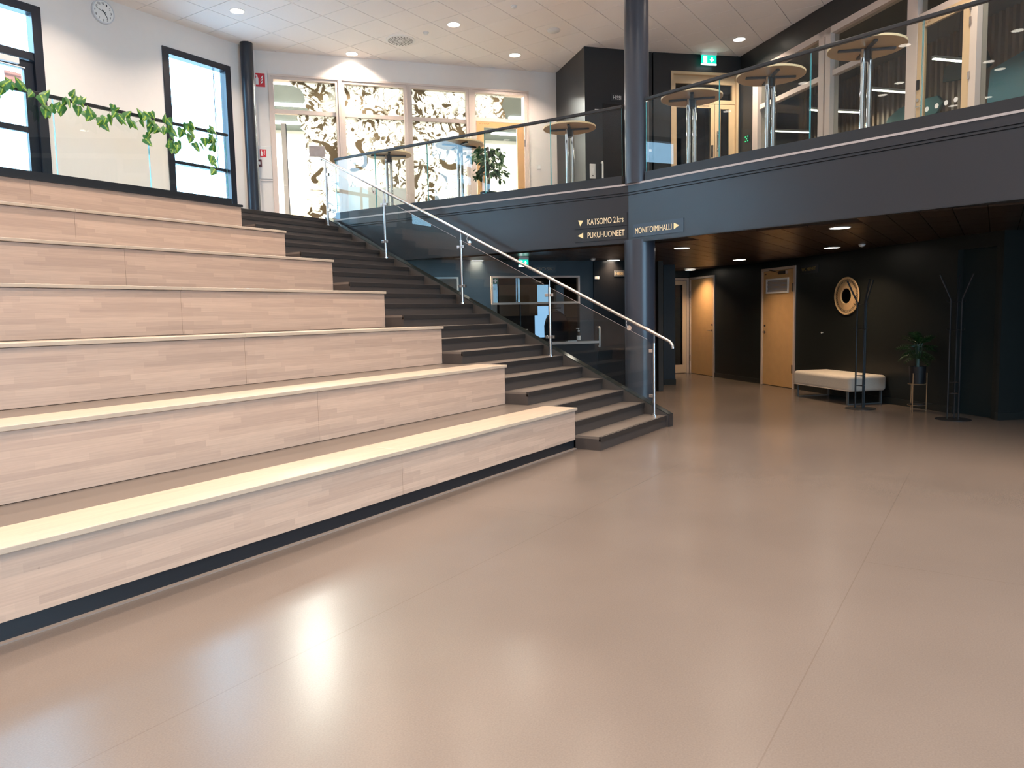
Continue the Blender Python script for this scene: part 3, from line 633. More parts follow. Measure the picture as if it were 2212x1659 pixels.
# signs on the fascia
def sign(name, label, P, a, x0, x1, z0, z1, plate, lines, tri=None, cat='sign'):
    g = thing(name, label, cat, (P[0], P[1], 0), a)
    MB().box(x0, x1, -0.008, 0, z0, z1).build('plate', plate, g)
    for (t, x, z, w, h, m) in lines: text(t, 'lettering', m, g, x, z, w, h, y=-0.010)
    if tri: MB().prism(tri, -0.013, -0.009, 'y').build('arrow', M_lettery, g)
    return g
q = 5.61
sign('direction_sign', 'black sign reading KATSOMO 2.krs with a tilted cream arrow', (KC[0], 9.86), -90, q-0.825, q-0.02, 2.712, 2.885, M_plate,
     [('KATSOMO 2.krs', q-0.62, 2.757, 0.55, 0.082, M_letter)], [(q-0.765, 2.835), (q-0.735, 2.752), (q-0.685, 2.825)])
sign('direction_sign', 'black sign reading PUKUHUONEET under the KATSOMO sign', (KC[0], 9.86), -90, q-0.825, q-0.02, 2.53, 2.70, M_plate,
     [('PUKUHUONEET', q-0.62, 2.575, 0.565, 0.080, M_letter)], [(q-0.775, 2.618), (q-0.69, 2.578), (q-0.69, 2.658)])
sign('direction_sign', 'blue-grey sign reading MONITOIMIHALLI with a cream arrow pointing right', KC, -106, 0.09, 0.91, 2.535, 2.705, M_plateb,
     [('MONITOIMIHALLI', 0.125, 2.58, 0.60, 0.075, M_letter)], [(0.762, 2.66), (0.762, 2.578), (0.845, 2.620)])
# ================================================================== BLEACHERS
XL = -4.0
JX = [XL, -1.41, 1.52, 4.451, XB]
rowname = ['lowest', 'second', 'third', 'fourth', 'fifth', 'sixth', 'top']
for k in range(7):
    yb = YB+k*ROW; z0 = k*3*R_; z1 = (k+1)*3*R_
    lab = ['lowest pale wooden tier bench, standing on a black plinth', 'second wooden tier bench up from the floor', 'third wooden tier bench from the floor up',
           'middle wooden tier bench, fourth of seven', 'fifth wooden tier bench, third from the top', 'sixth wooden tier bench just below the black-topped one', 'topmost wooden tier with a black ledge under the ivy railing'][k]
    g = thing('tier_bench', lab, 'bench', (0, yb, z0), 0, 'wooden tier benches')
    H = z1-z0
    top_th = 0.032
    fz0 = 0.104 if k == 0 else 0.004
    for i in range(4):
        x0, x1 = JX[i], JX[i+1]
        MB().box(x0+0.0012, x1-0.0012, 0.012, 0.034, fz0, H-top_th if k < 6 else H-0.04).build('front_panel', M_woodF, g)
        if k < 6: MB().box(x0+(0.0008), x1-0.0008+(0.014 if i == 3 else 0), -0.014, 0.415, H-top_th+0.004, H+0.004).build('seat_plank', M_woodT, g, bevel=0.004)
    if k < 6: MB().box(XB-0.022, XB, 0.034, 0.41, 0.0 if k else 0.104, H-top_th).build('end_panel', M_woodF, g)
    if k == 0: MB().box(XL, XB, 0.030, 0.40, 0, 0.104).build('plinth', M_channel, g)
    if k == 6: MB().box(XL, XB+0.012, -0.02, 0.40, H-0.04, H-0.006).build('ledge', M_channel, g); MB().box(XB-0.022, XB, 0.034, 0.2, 0, H-0.04).build('end_panel', M_woodF, g)
# thin pale floor trim along plinth
srt('trim_3', MB().box(XL, XB+0.004, YB-0.004, YB+0.03, 0, 0.008), M_nosel)
# foot platforms behind the benches
for k in range(1, 7):
    z = k*3*R_
    srt('trim_%d' % (k+3), MB().box(XL, XB, YB+(k-1)*ROW+0.416, YB+k*ROW+0.034, z-0.06, z), M_plat)
# ================================================================== STAIRCASE
st = thing('staircase', 'broad dark stair of twenty-one steps beside the wooden tiers', 'stairs', (0, 0, 0))
for k in range(1, 22):
    yn = Y1+(k-1)*G_; z = k*R_; yn2 = yn+G_
    x0 = XB+0.001
    if k == 21: yn2 = yn+0.02
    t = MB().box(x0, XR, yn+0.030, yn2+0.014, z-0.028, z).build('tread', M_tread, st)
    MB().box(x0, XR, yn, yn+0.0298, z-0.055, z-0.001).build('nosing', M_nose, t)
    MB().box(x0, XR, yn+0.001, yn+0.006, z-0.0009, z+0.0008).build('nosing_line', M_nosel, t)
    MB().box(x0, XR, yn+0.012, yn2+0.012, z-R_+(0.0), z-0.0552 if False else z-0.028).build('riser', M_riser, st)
yA, yB_ = 3.60, 9.86
tl = lambda y: 0.175+(y-3.61)*0.4973
MB().prism([(yA, 0), (4.35, 0), (yB_, 2.75), (yB_, tl(yB_)-0.01), (yA, tl(yA)-0.01)], XR, XR+0.13, 'x').build('stringer', M_riser, st)
MB().prism([(yA-0.004, tl(yA)-0.01), (yB_, tl(yB_)-0.01), (yB_, tl(yB_)+0.002), (yA-0.004, tl(yA)+0.002)], XR-0.004, XR+0.136, 'x').build('stringer_cap', M_cap, st)
MB().box(XR-0.002, XR+0.134, yA-0.012, yA, 0, tl(yA)).build('stringer_end', M_fascia, st)
MB().prism([(4.3, 0.0), (9.9, 2.80), (9.9, 3.03), (4.0, 0.05), (4.0, 0.0)], XB+0.01, XR-0.001, 'x').build('soffit', M_black, st)
# stair railing
XP = 9.20
rl = thing('stair_railing', 'brushed steel handrail on posts with glass panels along the stairs', 'stair railing', (XP, 0, 0))
PY = [3.74, 5.30, 6.83, 8.35, 9.64]; PK = [1, 6, 11, 16, 20]
hz = lambda y: 1.122+(y-3.49)*0.5008
path = [(0, 9.76, hz(9.73)-0.03), (0, 9.745, hz(9.745)-0.003), (0, 9.70, hz(9.70))]+[(0, y, hz(y)) for y in (8, 6, 4, 3.56)]+[(0, 3.52, hz(3.53)-0.006), (0, 3.49, hz(3.49)-0.035), (0, 3.482, hz(3.49)-0.075)]
MB().tube(path, 0.0235, 16).build('handrail', M_steel, rl, smooth=True)
for i, (y, k) in enumerate(zip(PY, PK)):
    zb = k*R_
    p = MB().lathe([(0.021, zb), (0.021, hz(y)-0.13), (0.007, hz(y)-0.128), (0.007, hz(y)-0.02)], 16, (0, y, 0)).build('post', M_steel, rl, smooth=True)
    MB().lathe([(0.046, zb), (0.046, zb+0.022), (0.025, zb+0.025)], 20, (0, y, 0)).build('base_collar', M_chrome, p, smooth=True)
    for dz in (0.27, 0.86):
        for s in (-1, 1):
            if (i == 0 and s == -1) or (i == 4 and s == 1): continue
            MB().box(-0.022, 0.022, min(y+s*0.018, y+s*0.068), max(y+s*0.018, y+s*0.068), zb+dz-0.022, zb+dz+0.022).build('glass_clamp', M_steel, p, bevel=0.004)
nl = lambda y: R_+(y-Y1)*0.4973
for i in range(4):
    a, b = PY[i]+0.035, PY[i+1]-0.035
    gp = MB().prism([(a, nl(a)+0.06), (b, nl(b)+0.06), (b, hz(b)-0.13), (a+0.06, hz(a+0.06)-0.13), (a, hz(a)-0.17)], -0.006, 0.006, 'x').build('glass_panel', M_glassr, rl)
    MB().prism([(a+0.06, hz(a+0.06)-0.13), (b, hz(b)-0.13), (b, hz(b)-0.128), (a+0.06, hz(a+0.06)-0.128)], -0.0058, 0.0058, 'x').build('polished_edge', M_strip, gp)
for y in (4.10, 6.68, 8.56):
    MB().lathe([(0, -0.006), (0.032, -0.006), (0.034, 0.004), (0, 0.006)], 20, (-0.016, 0, 0), 'y').build('rail_bracket', M_chrome, rl)
    o = rl.children[-1] if False else COL.objects[-1]
    o.data.transform(Matrix.Rotation(RAD(90), 4, 'Z')); o.location = (-0.012, y, hz(y)-0.11)
    MB().tube([(-0.02, y, hz(y)-0.11), (-0.03, y+0.02, hz(y)-0.05), (0, y+0.02, hz(y)+0.0)], 0.006, 8).build('bracket_arm', M_chrome, rl)
# ================================================================== COLUMNS
g = thing('column', 'thick round dark column rising through the balcony corner to the ceiling', 'column', (9.63, 4.15, 0))
MB().lathe([(0.162, U0), (0.162, ZC+0.02)], 48).build('upper_shaft', M_col, g, smooth=True)
MB().lathe([(0.208, 0), (0.208, ZL+0.02)], 48, (0.03, -0.02, 0)).build('lower_shaft', M_col, g, smooth=True)
MB().lathe([(0.012, 0.0), (0.012, ZL)], 10, (0.235, -0.14, 0)).build('pipe', M_col, g, smooth=True)
tag(MB().lathe([(0.105, U0), (0.105, ZC+0.02)], 36).build('column', M_frameb, None, (8.72, 10.93, 0), smooth=True), 'slim black column in the corner between the tall window and the fire signs', 'column')
# ================================================================== LAMPS
def downlight(x, y, z, r, label, group, power, col, spread=130, vis=True):
    g = thing('downlight', label, 'ceiling lamp', (x, y, z), 0, group)
    MB().lathe([(r+0.012, 0.004), (r+0.012, -0.006), (r, -0.006), (r, 0.004)], 28, cap=False).build('trim_ring', M_ring, g)
    MB().lathe([(0, -0.003), (r, -0.003), (r, 0.0), (0, 0.0)], 28).build('diffuser', M_lamp, g)
    area('lamp_light', (x, y, z-0.02), (0, 0, 0), r*1.8, r*1.8, power, col, 'DISK', spread=spread)
    return g
WARM = (1.0, 0.82, 0.66)
seen = {(7.78, 9.92): 'downlight in the white ceiling nearest the wall clock', (10.155, 7.567): 'white-ceiling downlight just right of the round air vent',
        (10.153, 9.857): 'downlight close to the white wall, throwing a scallop above the film windows', (11.954, 7.538): 'white-ceiling downlight left of the black lift wall',
        (13.63, 3.935): 'downlight over the right balcony near the exit sign'}
for (x, y), lab in seen.items():
    downlight(x, y, ZC, 0.10, lab, 'downlights in the high white ceiling', 34, WARM)
for x in (-1.8, 0.6, 3.0, 5.4, 7.78):
    for y in (7.57, 5.2, 2.8, 0.5, -1.9, -4.3):
        downlight(x, y, ZC, 0.10, 'downlight of the white hall ceiling above or behind the viewer', 'hall downlights out of the picture', 34, WARM)
for x, y in ((10.15, 5.2), (10.15, 2.8), (10.15, 0.5), (3.0, 9.9), (5.4, 9.9), (11.9, 4.9)):
    if (x, y) == (11.9, 4.9): continue
    downlight(x, y, ZC, 0.10, 'downlight of the white hall ceiling above or behind the viewer', 'hall downlights out of the picture', 30, WARM)
low = {(10.736, 7.637): 'low-ceiling lamp seen through the stair glass', (12.58, 5.895): 'low-ceiling lamp left of the big column',
       (11.065, 4.044): 'low-ceiling lamp right beside the big column', (14.428, 4.138): 'low-ceiling lamp between the two wooden doors',
       (9.774, 1.607): 'largest low-ceiling lamp, at the fascia edge on the right', (12.851, 2.224): 'low-ceiling lamp above the upholstered bench',
       (16.961, 5.998): 'farthest low-ceiling lamp, before the far wooden door'}
for (x, y), lab in low.items():
    downlight(x, y, ZL, 0.115, lab, 'downlights in the low dark ceiling', 13, (1.0, 0.72, 0.46), 120)
for x, y in ((8.3, -0.9),):
    downlight(x, y, ZL, 0.115, 'low-ceiling lamp beyond the right edge', 'low downlights out of the picture', 13, (1.0, 0.72, 0.46), 120)
# ceiling fittings
g = thing('air_vent', 'round perforated air vent in the white ceiling', 'vent', (10.155, 8.71, ZC))
MB().lathe([(0.25, 0.0), (0.25, -0.012), (0.235, -0.016), (0.0, -0.02)], 40).build('vent_plate', mat('vent_white', (0.88, 0.86, 0.84), 0.7), g, smooth=True)
mb = MB()
for r in (0.20, 0.165, 0.13, 0.095, 0.06):
    n = int(r*120)
    for j in range(n):
        a = 2*math.pi*j/n; c, s = math.cos(a), math.sin(a)
        mb.add([(r*c-0.014*c-0.010*s, r*s-0.014*s+0.010*c, -0.022), (r*c+0.014*c-0.010*s, r*s+0.014*s+0.010*c, -0.022), (r*c+0.014*c+0.010*s, r*s+0.014*s-0.010*c, -0.022), (r*c-0.014*c+0.010*s, r*s-0.014*s-0.010*c, -0.022)], [(0, 1, 2, 3)])
o = mb.build('nozzles', mat('vent_slot', (0.10, 0.09, 0.085), 0.6), g); o['kind'] = 'stuff'
tag(MB().lathe([(0.11, 0), (0.11, -0.012), (0.09, -0.028), (0, -0.034)], 28).build('wireless_access_point', M_plastic, None, (11.327, 6.364, ZC), smooth=True), 'round white wireless access point left of the lift on the ceiling', 'access point')
for (x, y, z, lab) in ((10.151, 8.146, ZC, 'small round white ceiling sensor beside the air vent'), (10.115, 6.377, ZC, 'small white ceiling sensor near the top edge of the picture'),
                       (11.97, 6.002, ZL, 'small white smoke detector on the dark ceiling by the lift'), (12.577, 1.749, ZL, 'small white smoke detector on the dark ceiling above the coat rack')):
    g = thing('smoke_detector', lab, 'smoke detector', (x, y, z), 0, 'ceiling detectors')
    MB().lathe([(0.05, 0), (0.05, -0.012)], 20).build('base', M_plastic, g)
    MB().lathe([(0.038, -0.012), (0.036, -0.03), (0.0, -0.042)], 20).build('dome', M_plastic, g, smooth=True)
# exit signs
def exit_sign(label, P, a, u, z1, w, h, d=0.05):
    g = thing('exit_sign', label, 'sign', (*fr(P, a, u, 0), z1), a, 'green exit signs')
    MB().box(-w/2, w/2, -d, 0, -0.045, 0).build('housing', M_plastic, g)
    MB().box(-w/2, w/2, -d*0.6, -d*0.4, -h, -0.045).build('panel', M_exit, g)
    y0, y1 = -d*0.6-0.003, -d*0.6-0.0005
    MB().box(-w*0.36, -w*0.12, y0, y1, -h+0.035, -0.06).build('door_symbol', M_exitw, g)
    x = w*0.2; s = w*0.14; zz = -(h+0.045)/2+0.01
    MB().prism([(x-s*0.4, zz+s*1.0), (x+s*0.4, zz+s*1.0), (x+s*0.4, zz), (x+s, zz), (x, zz-s*1.2), (x-s, zz), (x-s*0.4, zz)], y0, y1, 'y').build('arrow', M_exitw, g)
    MB().box(-w/2, w/2, -d*0.7, -d*0.3, -h-0.006, -h+0.02).build('light_bar', M_exitw, g)
    return g
exit_sign('lit green exit sign over the double door on the balcony', fr(D1, DA, 0, -0.08), DA, 0.90, ZC, 0.30, 0.215)
exit_sign('lit green exit sign hanging in front of the kiosk wall', fr(L1, LA, 0, -0.8), LA, -1.46, ZL, 0.17, 0.155)
# wall things, upper level
g = thing('wall_clock', 'round white clock high on the white wall', 'clock', (6.33, YC-0.0, 6.04))
MB().lathe([(0.0, 0.0), (0.165, 0.0), (0.165, -0.04), (0.15, -0.045), (0.15, -0.035), (0.0, -0.035)], 40, ax='y').build('case', mat('clock_case', (0.62, 0.63, 0.66), 0.4), g, smooth=True)
fc = MB().lathe([(0, -0.0365), (0.15, -0.0365), (0.15, -0.035), (0, -0.035)], 40, ax='y').build('face', M_whites, g)
for n in range(1, 13):
    a = RAD(90-30*n); text(str(n), 'numeral', M_dmetal, fc, 0.118*math.cos(a)-0.016, 0.118*math.sin(a)-0.016, 0.017 if n < 10 else 0.032, 0.032, y=-0.038, th=0.001)
def hand(name, ang, ln, w, tail):
    a = RAD(90-ang); c, s = math.cos(a), math.sin(a)
    MB().prism([(-tail*c-w*s, -tail*s+w*c), (-tail*c+w*s, -tail*s-w*c), (ln*c+w*0.5*s, ln*s-w*0.5*c), (ln*c-w*0.5*s, ln*s+w*0.5*c)], -0.044, -0.041, 'y').build(name, M_matte, g)
hand('hour_hand', 146, 0.10, 0.006, 0.03); hand('minute_hand', 288, 0.105, 0.004, 0.04)
def fire_sign(label, u0, u1, z0, z1):
    g = thing('fire_extinguisher_sign', label, 'sign', (B0[0], B0[1], 0), BA, 'red fire extinguisher signs')
    y = -0.0 if z0 > 5 else -0.028
    MB().box(u0, u1, y-0.005, y, z0, z1).build('plate', M_red, g)
    w = u1-u0; h = z1-z0; cx = u0+w*0.27
    MB().prism([(cx-w*0.13, z0+h*0.14), (cx+w*0.13, z0+h*0.14), (cx+w*0.13, z0+h*0.62), (cx+w*0.05, z0+h*0.74), (cx+w*0.05, z0+h*0.84), (cx-w*0.12, z0+h*0.88), (cx-w*0.05, z0+h*0.70), (cx-w*0.13, z0+h*0.6)], y-0.008, y-0.0055, 'y').build('extinguisher_symbol', M_whites, g)
    mb = MB()
    for k in range(3):
        x = u0+w*(0.60+0.02*k); zz = z0+h*(0.18+0.2*k)
        mb.prism([(x-w*0.06, zz), (x+w*0.16, zz+h*0.12), (x+w*0.2, zz+h*0.30), (x+w*0.06, zz+h*0.16)], y-0.008, y-0.0055, 'y')
    mb.build('flame_symbol', M_whites, g)
fire_sign('large red fire extinguisher sign beside the slim black column', 0.005, 0.185, 5.63, 5.86)
fire_sign('small red fire extinguisher sign on the white cabinet door', 0.04, 0.145, 4.41, 4.545)
g = thing('fire_cabinet', 'white fire extinguisher cabinet set against the wall by the slim column', 'cabinet', (B0[0], B0[1], 0), BA)
MB().frame(-0.08, 0.265, 4.00, 4.62, 0.02, -0.02, 0).build('cabinet_frame', M_white, g)
MB().box(-0.058, 0.235, -0.026, -0.0, 4.03, 4.60).build('cabinet_door', M_plastic, g, bevel=0.004)
MB().box(0.205, 0.213, -0.03, -0.026, 4.06, 4.56).build('door_seal', M_ring, g)
g = thing('fire_call_point', 'dark red fire call point under the small red sign', 'call point', (B0[0], B0[1], 0), BA)
MB().box(-0.02, 0.065, -0.055, -0.0265, 4.24, 4.36).build('case', mat('call_point_red', (0.10, 0.015, 0.02), 0.4), g, bevel=0.004)
MB().box(0.005, 0.04, -0.058, -0.055, 4.275, 4.325).build('glass_plate', M_whites, g)
g = thing('wall_switch', 'square white switch on the white wall by the wooden door', 'switch', (*fr(B0, BA, 5.27), 4.42), BA)
MB().box(-0.04, 0.04, -0.03, 0, -0.045, 0.045).build('case', M_plastic, g, bevel=0.005); MB().box(-0.022, 0.022, -0.034, -0.03, -0.03, 0.03).build('rocker', M_whites, g)
sign('room_sign', 'black plate reading HISSI on the upper lift wall', L1, LA, 0.50, 0.76, 5.33, 5.47, M_plate, [('HISSI', 0.545, 5.365, 0.155, 0.068, M_whites)])
sign('room_sign', 'faint black plate reading HISSI on the ground-floor lift wall', (L1[0]-0.022, L1[1]-0.025), LA, 0.52, 0.74, 2.19, 2.30, M_plate, [('HISSI', 0.55, 2.215, 0.15, 0.05, mat('dim_lettering', (0.18, 0.13, 0.07), 0.5))])
sign('room_sign', 'faint lettering KIOSKI above the kiosk hatch', L1, LA, -1.02, -0.60, 2.275, 2.40, M_plate, [('KIOSKI', -0.99, 2.305, 0.36, 0.058, mat('dim_lettering2', (0.30, 0.20, 0.13), 0.5))])
sign('room_sign', 'faint plate reading WC MIEHET beside the vented door', E0, EA, 3.26, 3.80, 2.17, 2.32, M_plate, [('WC MIEHET', 3.30, 2.215, 0.42, 0.062, mat('dim_lettering3', (0.30, 0.22, 0.07), 0.5))])
def plate(label, P, a, u, z, w=0.09, h=0.05, name='small_wall_plate', off=0.0, extra=True, cat='wall plate'):
    g = thing(name, label, cat, (*fr(P, a, u, off), z), a)
    MB().box(-w/2, w/2, -0.012, 0, -h/2, h/2).build('case', M_plastic, g, bevel=0.003)
    if extra: MB().box(-w*0.36, w*0.36, -0.014, -0.012, -h*0.2, h*0.2).build('label_strip', M_ring, g)
plate('small white plate at the upper lift corner under the rail', L1, LA, 0.23, 5.15)
plate('small white plate on the black wall just right of the big column', L1, LA, 1.26, 4.49)
plate('small white plate left of the ground-floor lift', L1, LA, 0.18, 2.17, off=-0.03)
g = thing('lift_call_panel', 'white lift call panel on the upper lift wall', 'control panel', (*fr(L1, LA, 0.13), 4.08), LA)
MB().box(-0.055, 0.055, -0.02, 0, -0.13, 0.13).build('case', M_plastic, g, bevel=0.004); MB().box(-0.02, 0.02, -0.026, -0.02, -0.04, 0.06).build('button', M_whites, g)
MB().lathe([(0, -0.004), (0.011, -0.004), (0.011, 0), (0, 0)], 12, (0, -0.02, -0.08), 'y').build('key_switch', M_matte, g)
def pull(label, u, z0, z1, off):
    g = thing('door_pull', label, 'handle', (*fr(L1, LA, u, off), 0), LA, 'white lift door pulls')
    MB().tube([(0, 0, z0+0.02), (0, -0.05, z0+0.01), (0, -0.06, z0+0.04), (0, -0.06, z1-0.04), (0, -0.05, z1-0.01), (0, 0, z1-0.02)], 0.016, 10).build('grip', M_plastic, g, smooth=True)
pull('white vertical pull handle on the upper lift door', 0.30, 3.85, 4.25, -0.012)
pull('white vertical pull handle on the ground-floor lift door', 0.20, 0.90, 1.28, -0.03)
g = thing('emergency_button_sign', 'small lit green marker on the black wall left of the glazing', 'sign', (*fr(D2, GA, 0.24), 4.69), GA)
MB().box(-0.06, 0.06, -0.012, 0, -0.06, 0.06).build('plate', mat('dark_green_plate', (0.0, 0.05, 0.03), 0.4), g)
for dx, dz in ((-0.04, 0.04), (0.04, 0.04), (-0.04, -0.04), (0.04, -0.04), (0, 0)): MB().box(dx-0.014, dx+0.014, -0.015, -0.012, dz-0.008, dz+0.008).build('lit_mark', mat('lit_green', (0, 0.3, 0.1), 0.4, emit=(0.05, 0.9, 0.35), estr=0.9), g)
g = thing('first_aid_sign', 'green first aid sign with white cross on the kiosk window', 'sign', (*fr(L1, LA, -1.735), 2.13), LA)
MB().box(-0.055, 0.055, -0.006, 0.0, -0.055, 0.05).build('plate', mat('first_aid_green', (0.01, 0.12, 0.06), 0.5), g)
MB().box(-0.012, 0.012, -0.009, -0.006, -0.035, 0.03).box(-0.035, -0.0121, -0.009, -0.006, -0.014, 0.01).box(0.0121, 0.035, -0.009, -0.006, -0.014, 0.01).build('cross', M_whites, g)
g = thing('framed_notice', 'pale framed notice on the dark wall seen through the stair glass', 'picture frame', (*fr(L1, LA, -2.62), 2.0), LA)
MB().frame(-0.22, 0.22, -0.3, 0.2, 0.03, -0.02, 0).build('frame', M_whites, g); MB().box(-0.19, 0.19, -0.01, 0, -0.27, 0.17).build('sheet', mat('brown_sheet', (0.22, 0.16, 0.12), 0.6), g)
# kiosk counter, bottle, chair, coat
g = thing('kiosk_counter', 'kiosk counter shelf with pale edge under the hatch', 'counter', (L1[0], L1[1], 0), LA)
MB().box(-1.84, 0.10, -0.28, 0.30, 0.99, 1.025).build('worktop', M_matte, g); MB().box(-1.84, 0.10, -0.30, -0.28, 0.985, 1.028).build('edge_band', M_paleframe, g)
MB().prism([(-0.28, 0.98), (-0.001, 0.98), (-0.001, 0.0), (-0.10, 0.0)], -1.84, 0.10, 'x').build('counter_front', M_bluewall, g)
g = thing('sanitizer_bottle', 'black hand sanitizer pump bottle with white label on the kiosk counter', 'bottle', (*fr(L1, LA, -0.215, -0.10), 1.025), LA)
MB().lathe([(0.033, 0), (0.035, 0.01), (0.035, 0.13), (0.014, 0.16), (0.014, 0.175)], 20).build('body', M_matte, g, smooth=True)
MB().lathe([(0.0362, 0.015), (0.0362, 0.10)], 20, cap=False).build('label', M_whites, g)
MB().lathe([(0.018, 0.172), (0.018, 0.195), (0.005, 0.196), (0.005, 0.225)], 14).box(-0.045, 0.012, -0.009, 0.009, 0.222, 0.236).build('pump', M_plastic, g)
g = thing('bottle_tray', 'thin white tray left of the sanitizer bottle on the counter', 'tray', (*fr(L1, LA, -0.36, -0.10), 1.025), LA)
MB().box(-0.09, 0.09, -0.05, 0.05, 0, 0.006).build('tray_base', M_plastic, g); MB().frame(-0.09, 0.09, 0.006, 0.016, 0.004, -0.05, -0.046).build('tray_lip', M_plastic, g)
g = thing('bar_chair', 'white plastic bar chair inside the kiosk', 'chair', (*fr(L1, LA, -0.55, 2.3), 0), LA)
MB().prism([(-0.21, 0.80), (0.19, 0.80), (0.27, 1.20), (0.24, 1.22), (0.19, 0.97), (0.16, 0.84), (-0.21, 0.83)], -0.20, 0.20, 'x').build('seat_shell', M_plastic, g, bevel=0.01)
for sx in (-1, 1):
    for sy in (-1, 1): MB().tube([(sx*0.14, sy*0.12, 0.80), (sx*0.2, sy*0.2, 0)], 0.011, 8).build('leg', M_chrome, g)
g = thing('coat_on_hanger', 'black coat on a hanger inside the kiosk', 'coat', (*fr(L1, LA, -0.25, 1.0), 0), LA)
MB().tube([(0, 0, 1.70), (0.03, 0, 1.73), (0, 0, 1.76), (0, 0, 2.48)], 0.004, 8).tube([(-0.2, 0, 1.48), (0, 0, 1.6), (0.2, 0, 1.48)], 0.008, 8).tube([(0, 0, 1.6), (0, 0, 1.7)], 0.004, 8).build('hanger', M_matte, g)
MB().prism([(-0.23, 0.75), (0.23, 0.75), (0.24, 1.30), (0.20, 1.45), (0.06, 1.58), (-0.06, 1.58), (-0.20, 1.45), (-0.24, 1.30)], -0.06, 0.06, 'y').build('coat_body', mat('black_cloth', (0.008, 0.012, 0.02), 0.9), g, bevel=0.02)
MB().tube([(0, -0.09, 1.64), (-0.09, 0, 1.64), (0, 0.09, 1.64), (0.09, 0, 1.64), (0, -0.09, 1.64)], 0.012, 8).build('hanger_ring', M_matte, g)
# ================================================================== HIGH TABLES
def table_proto():
    g = thing('bar_table', '', 'table', (0, 0, 0), 0, 'round bar tables along the balcony')
    tp = MB().lathe([(0, 1.082), (0.398, 1.082), (0.398, 1.106), (0, 1.106)], 64).build('tabletop', M_beechtop, g)
    MB().lathe([(0.3985, 1.081), (0.402, 1.083), (0.402, 1.105), (0.3985, 1.107)], 64, cap=False).build('edge_band', M_beechedge, tp)
    for k in range(4):
        o = MB().box(0.0, 0.30, -0.02, 0.02, 1.058, 1.081).build('support_arm', M_dmetal, g, bevel=0.004); o.rotation_euler = (0, 0, RAD(90*k+20))
    for k in range(2):
        o = MB().lathe([(0.027, 0.02), (0.027, 1.07)], 20, (0.042*(1 if k else -1), 0, 0)).build('pole', M_chrome, g, smooth=True); o.rotation_euler = (0, 0, RAD(-50))
    MB().lathe([(0.05, 0.96), (0.05, 1.06)], 20, (0.0, 0, 0)).build('pole_clamp', M_dmetal, g, smooth=True)
    MB().lathe([(0.28, 0), (0.28, 0.012), (0.05, 0.024), (0, 0.024)], 40).build('base_plate', M_dmetal, g, smooth=True)
    return g
TB = [(10.05, 8.98, 'bar table nearest the top of the stairs, before the film windows'), (10.20, 7.55, 'bar table half hidden by the small ficus tree'),
      (10.36, 5.57, 'bar table left of the big column, in front of the lift wall'), (9.92, 3.49, 'bar table just right of the big column, before the double door'),
      (9.60, 2.39, 'middle bar table of the right balcony'), (9.24, 1.28, 'rightmost bar table, before the wooden door with white dots')]
proto = table_proto()
for i, (x, y, lab) in enumerate(TB):
    o = proto if i == 0 else dup(proto)
    o.location = (x, y, U0); o.rotation_euler = (0, 0, RAD([25, 40, 5, 0, 10, 5][i])); o['label'] = lab
# ================================================================== FICUS TREE
def leaf_mesh(name, L, Wd, bend, m, n=4):
    mb = MB(); vs = []
    for i in range(n+1):
        t = i/n; w = Wd*math.sin(math.pi*min(1, t*0.92+0.08))**0.8*(1-0.25*t) if i < n else 0.0
        z = -bend*t*t; vs += [(L*t, -w, z-0.15*w), (L*t, 0, z), (L*t, w, z-0.15*w)]
    fs = []
    for i in range(n):
        a = i*3; fs += [(a, a+1, a+4, a+3), (a+1, a+2, a+5, a+4)]
    me = bpy.data.meshes.new(name); me.from_pydata(vs, [], fs); me.materials.append(m); me.update(); return me
lm = leaf_mesh('ficus_leaf', 0.085, 0.024, 0.02, M_leaf)
tx, ty = 10.10, 6.92
ft = thing('ficus_tree', 'small potted ficus tree with green leaves behind the glass balustrade', 'plant', (tx, ty, U0))
MB().lathe([(0.11, 0), (0.14, 0.24), (0.125, 0.24), (0.12, 0.21), (0, 0.21)], 24).build('pot', M_matte, ft, smooth=True)
for ph in (0, 2.1, 4.2):
    MB().tube([(0.016*math.cos(ph+3.5*t), 0.016*math.sin(ph+3.5*t), 0.2+0.75*t) for t in [i/14 for i in range(15)]], 0.011, 7).build('trunk', M_bark, ft, smooth=True)
rnd = random.Random(3); nl_ = 0
for b_ in range(33):
    az = b_*2.4+rnd.uniform(-0.3, 0.3); z0 = 0.52+0.42*((b_*7) % 33)/33; el = rnd.uniform(-0.35, 1.1); ln = rnd.uniform(0.20, 0.36)
    p0 = Vector((0, 0, z0)); d = Vector((math.cos(az)*math.cos(el), math.sin(az)*math.cos(el), math.sin(el)))
    pts_ = [p0+d*ln*t+Vector((0, 0, -0.08*t*t)) for t in (0, 0.35, 0.7, 1.0)]
    br = MB().tube(pts_, 0.006, 6, r1=0.002).build('branch', M_bark, ft)
    for j in range(9):
        t = 0.25+0.8*j/8; p = p0+d*ln*t+Vector((rnd.uniform(-0.03, 0.03), rnd.uniform(-0.03, 0.03), -0.08*t*t+rnd.uniform(-0.03, 0.03)))
        o = bpy.data.objects.new('leaf', lm); COL.objects.link(o); o.parent = br; o.location = p
        s = rnd.uniform(0.95, 1.4); o.scale = (s, s, s); o.rotation_euler = (rnd.uniform(-0.9, 0.9), rnd.uniform(-0.2, 1.1), az+(1 if j % 2 else -1)*rnd.uniform(0.3, 1.4)); nl_ += 1
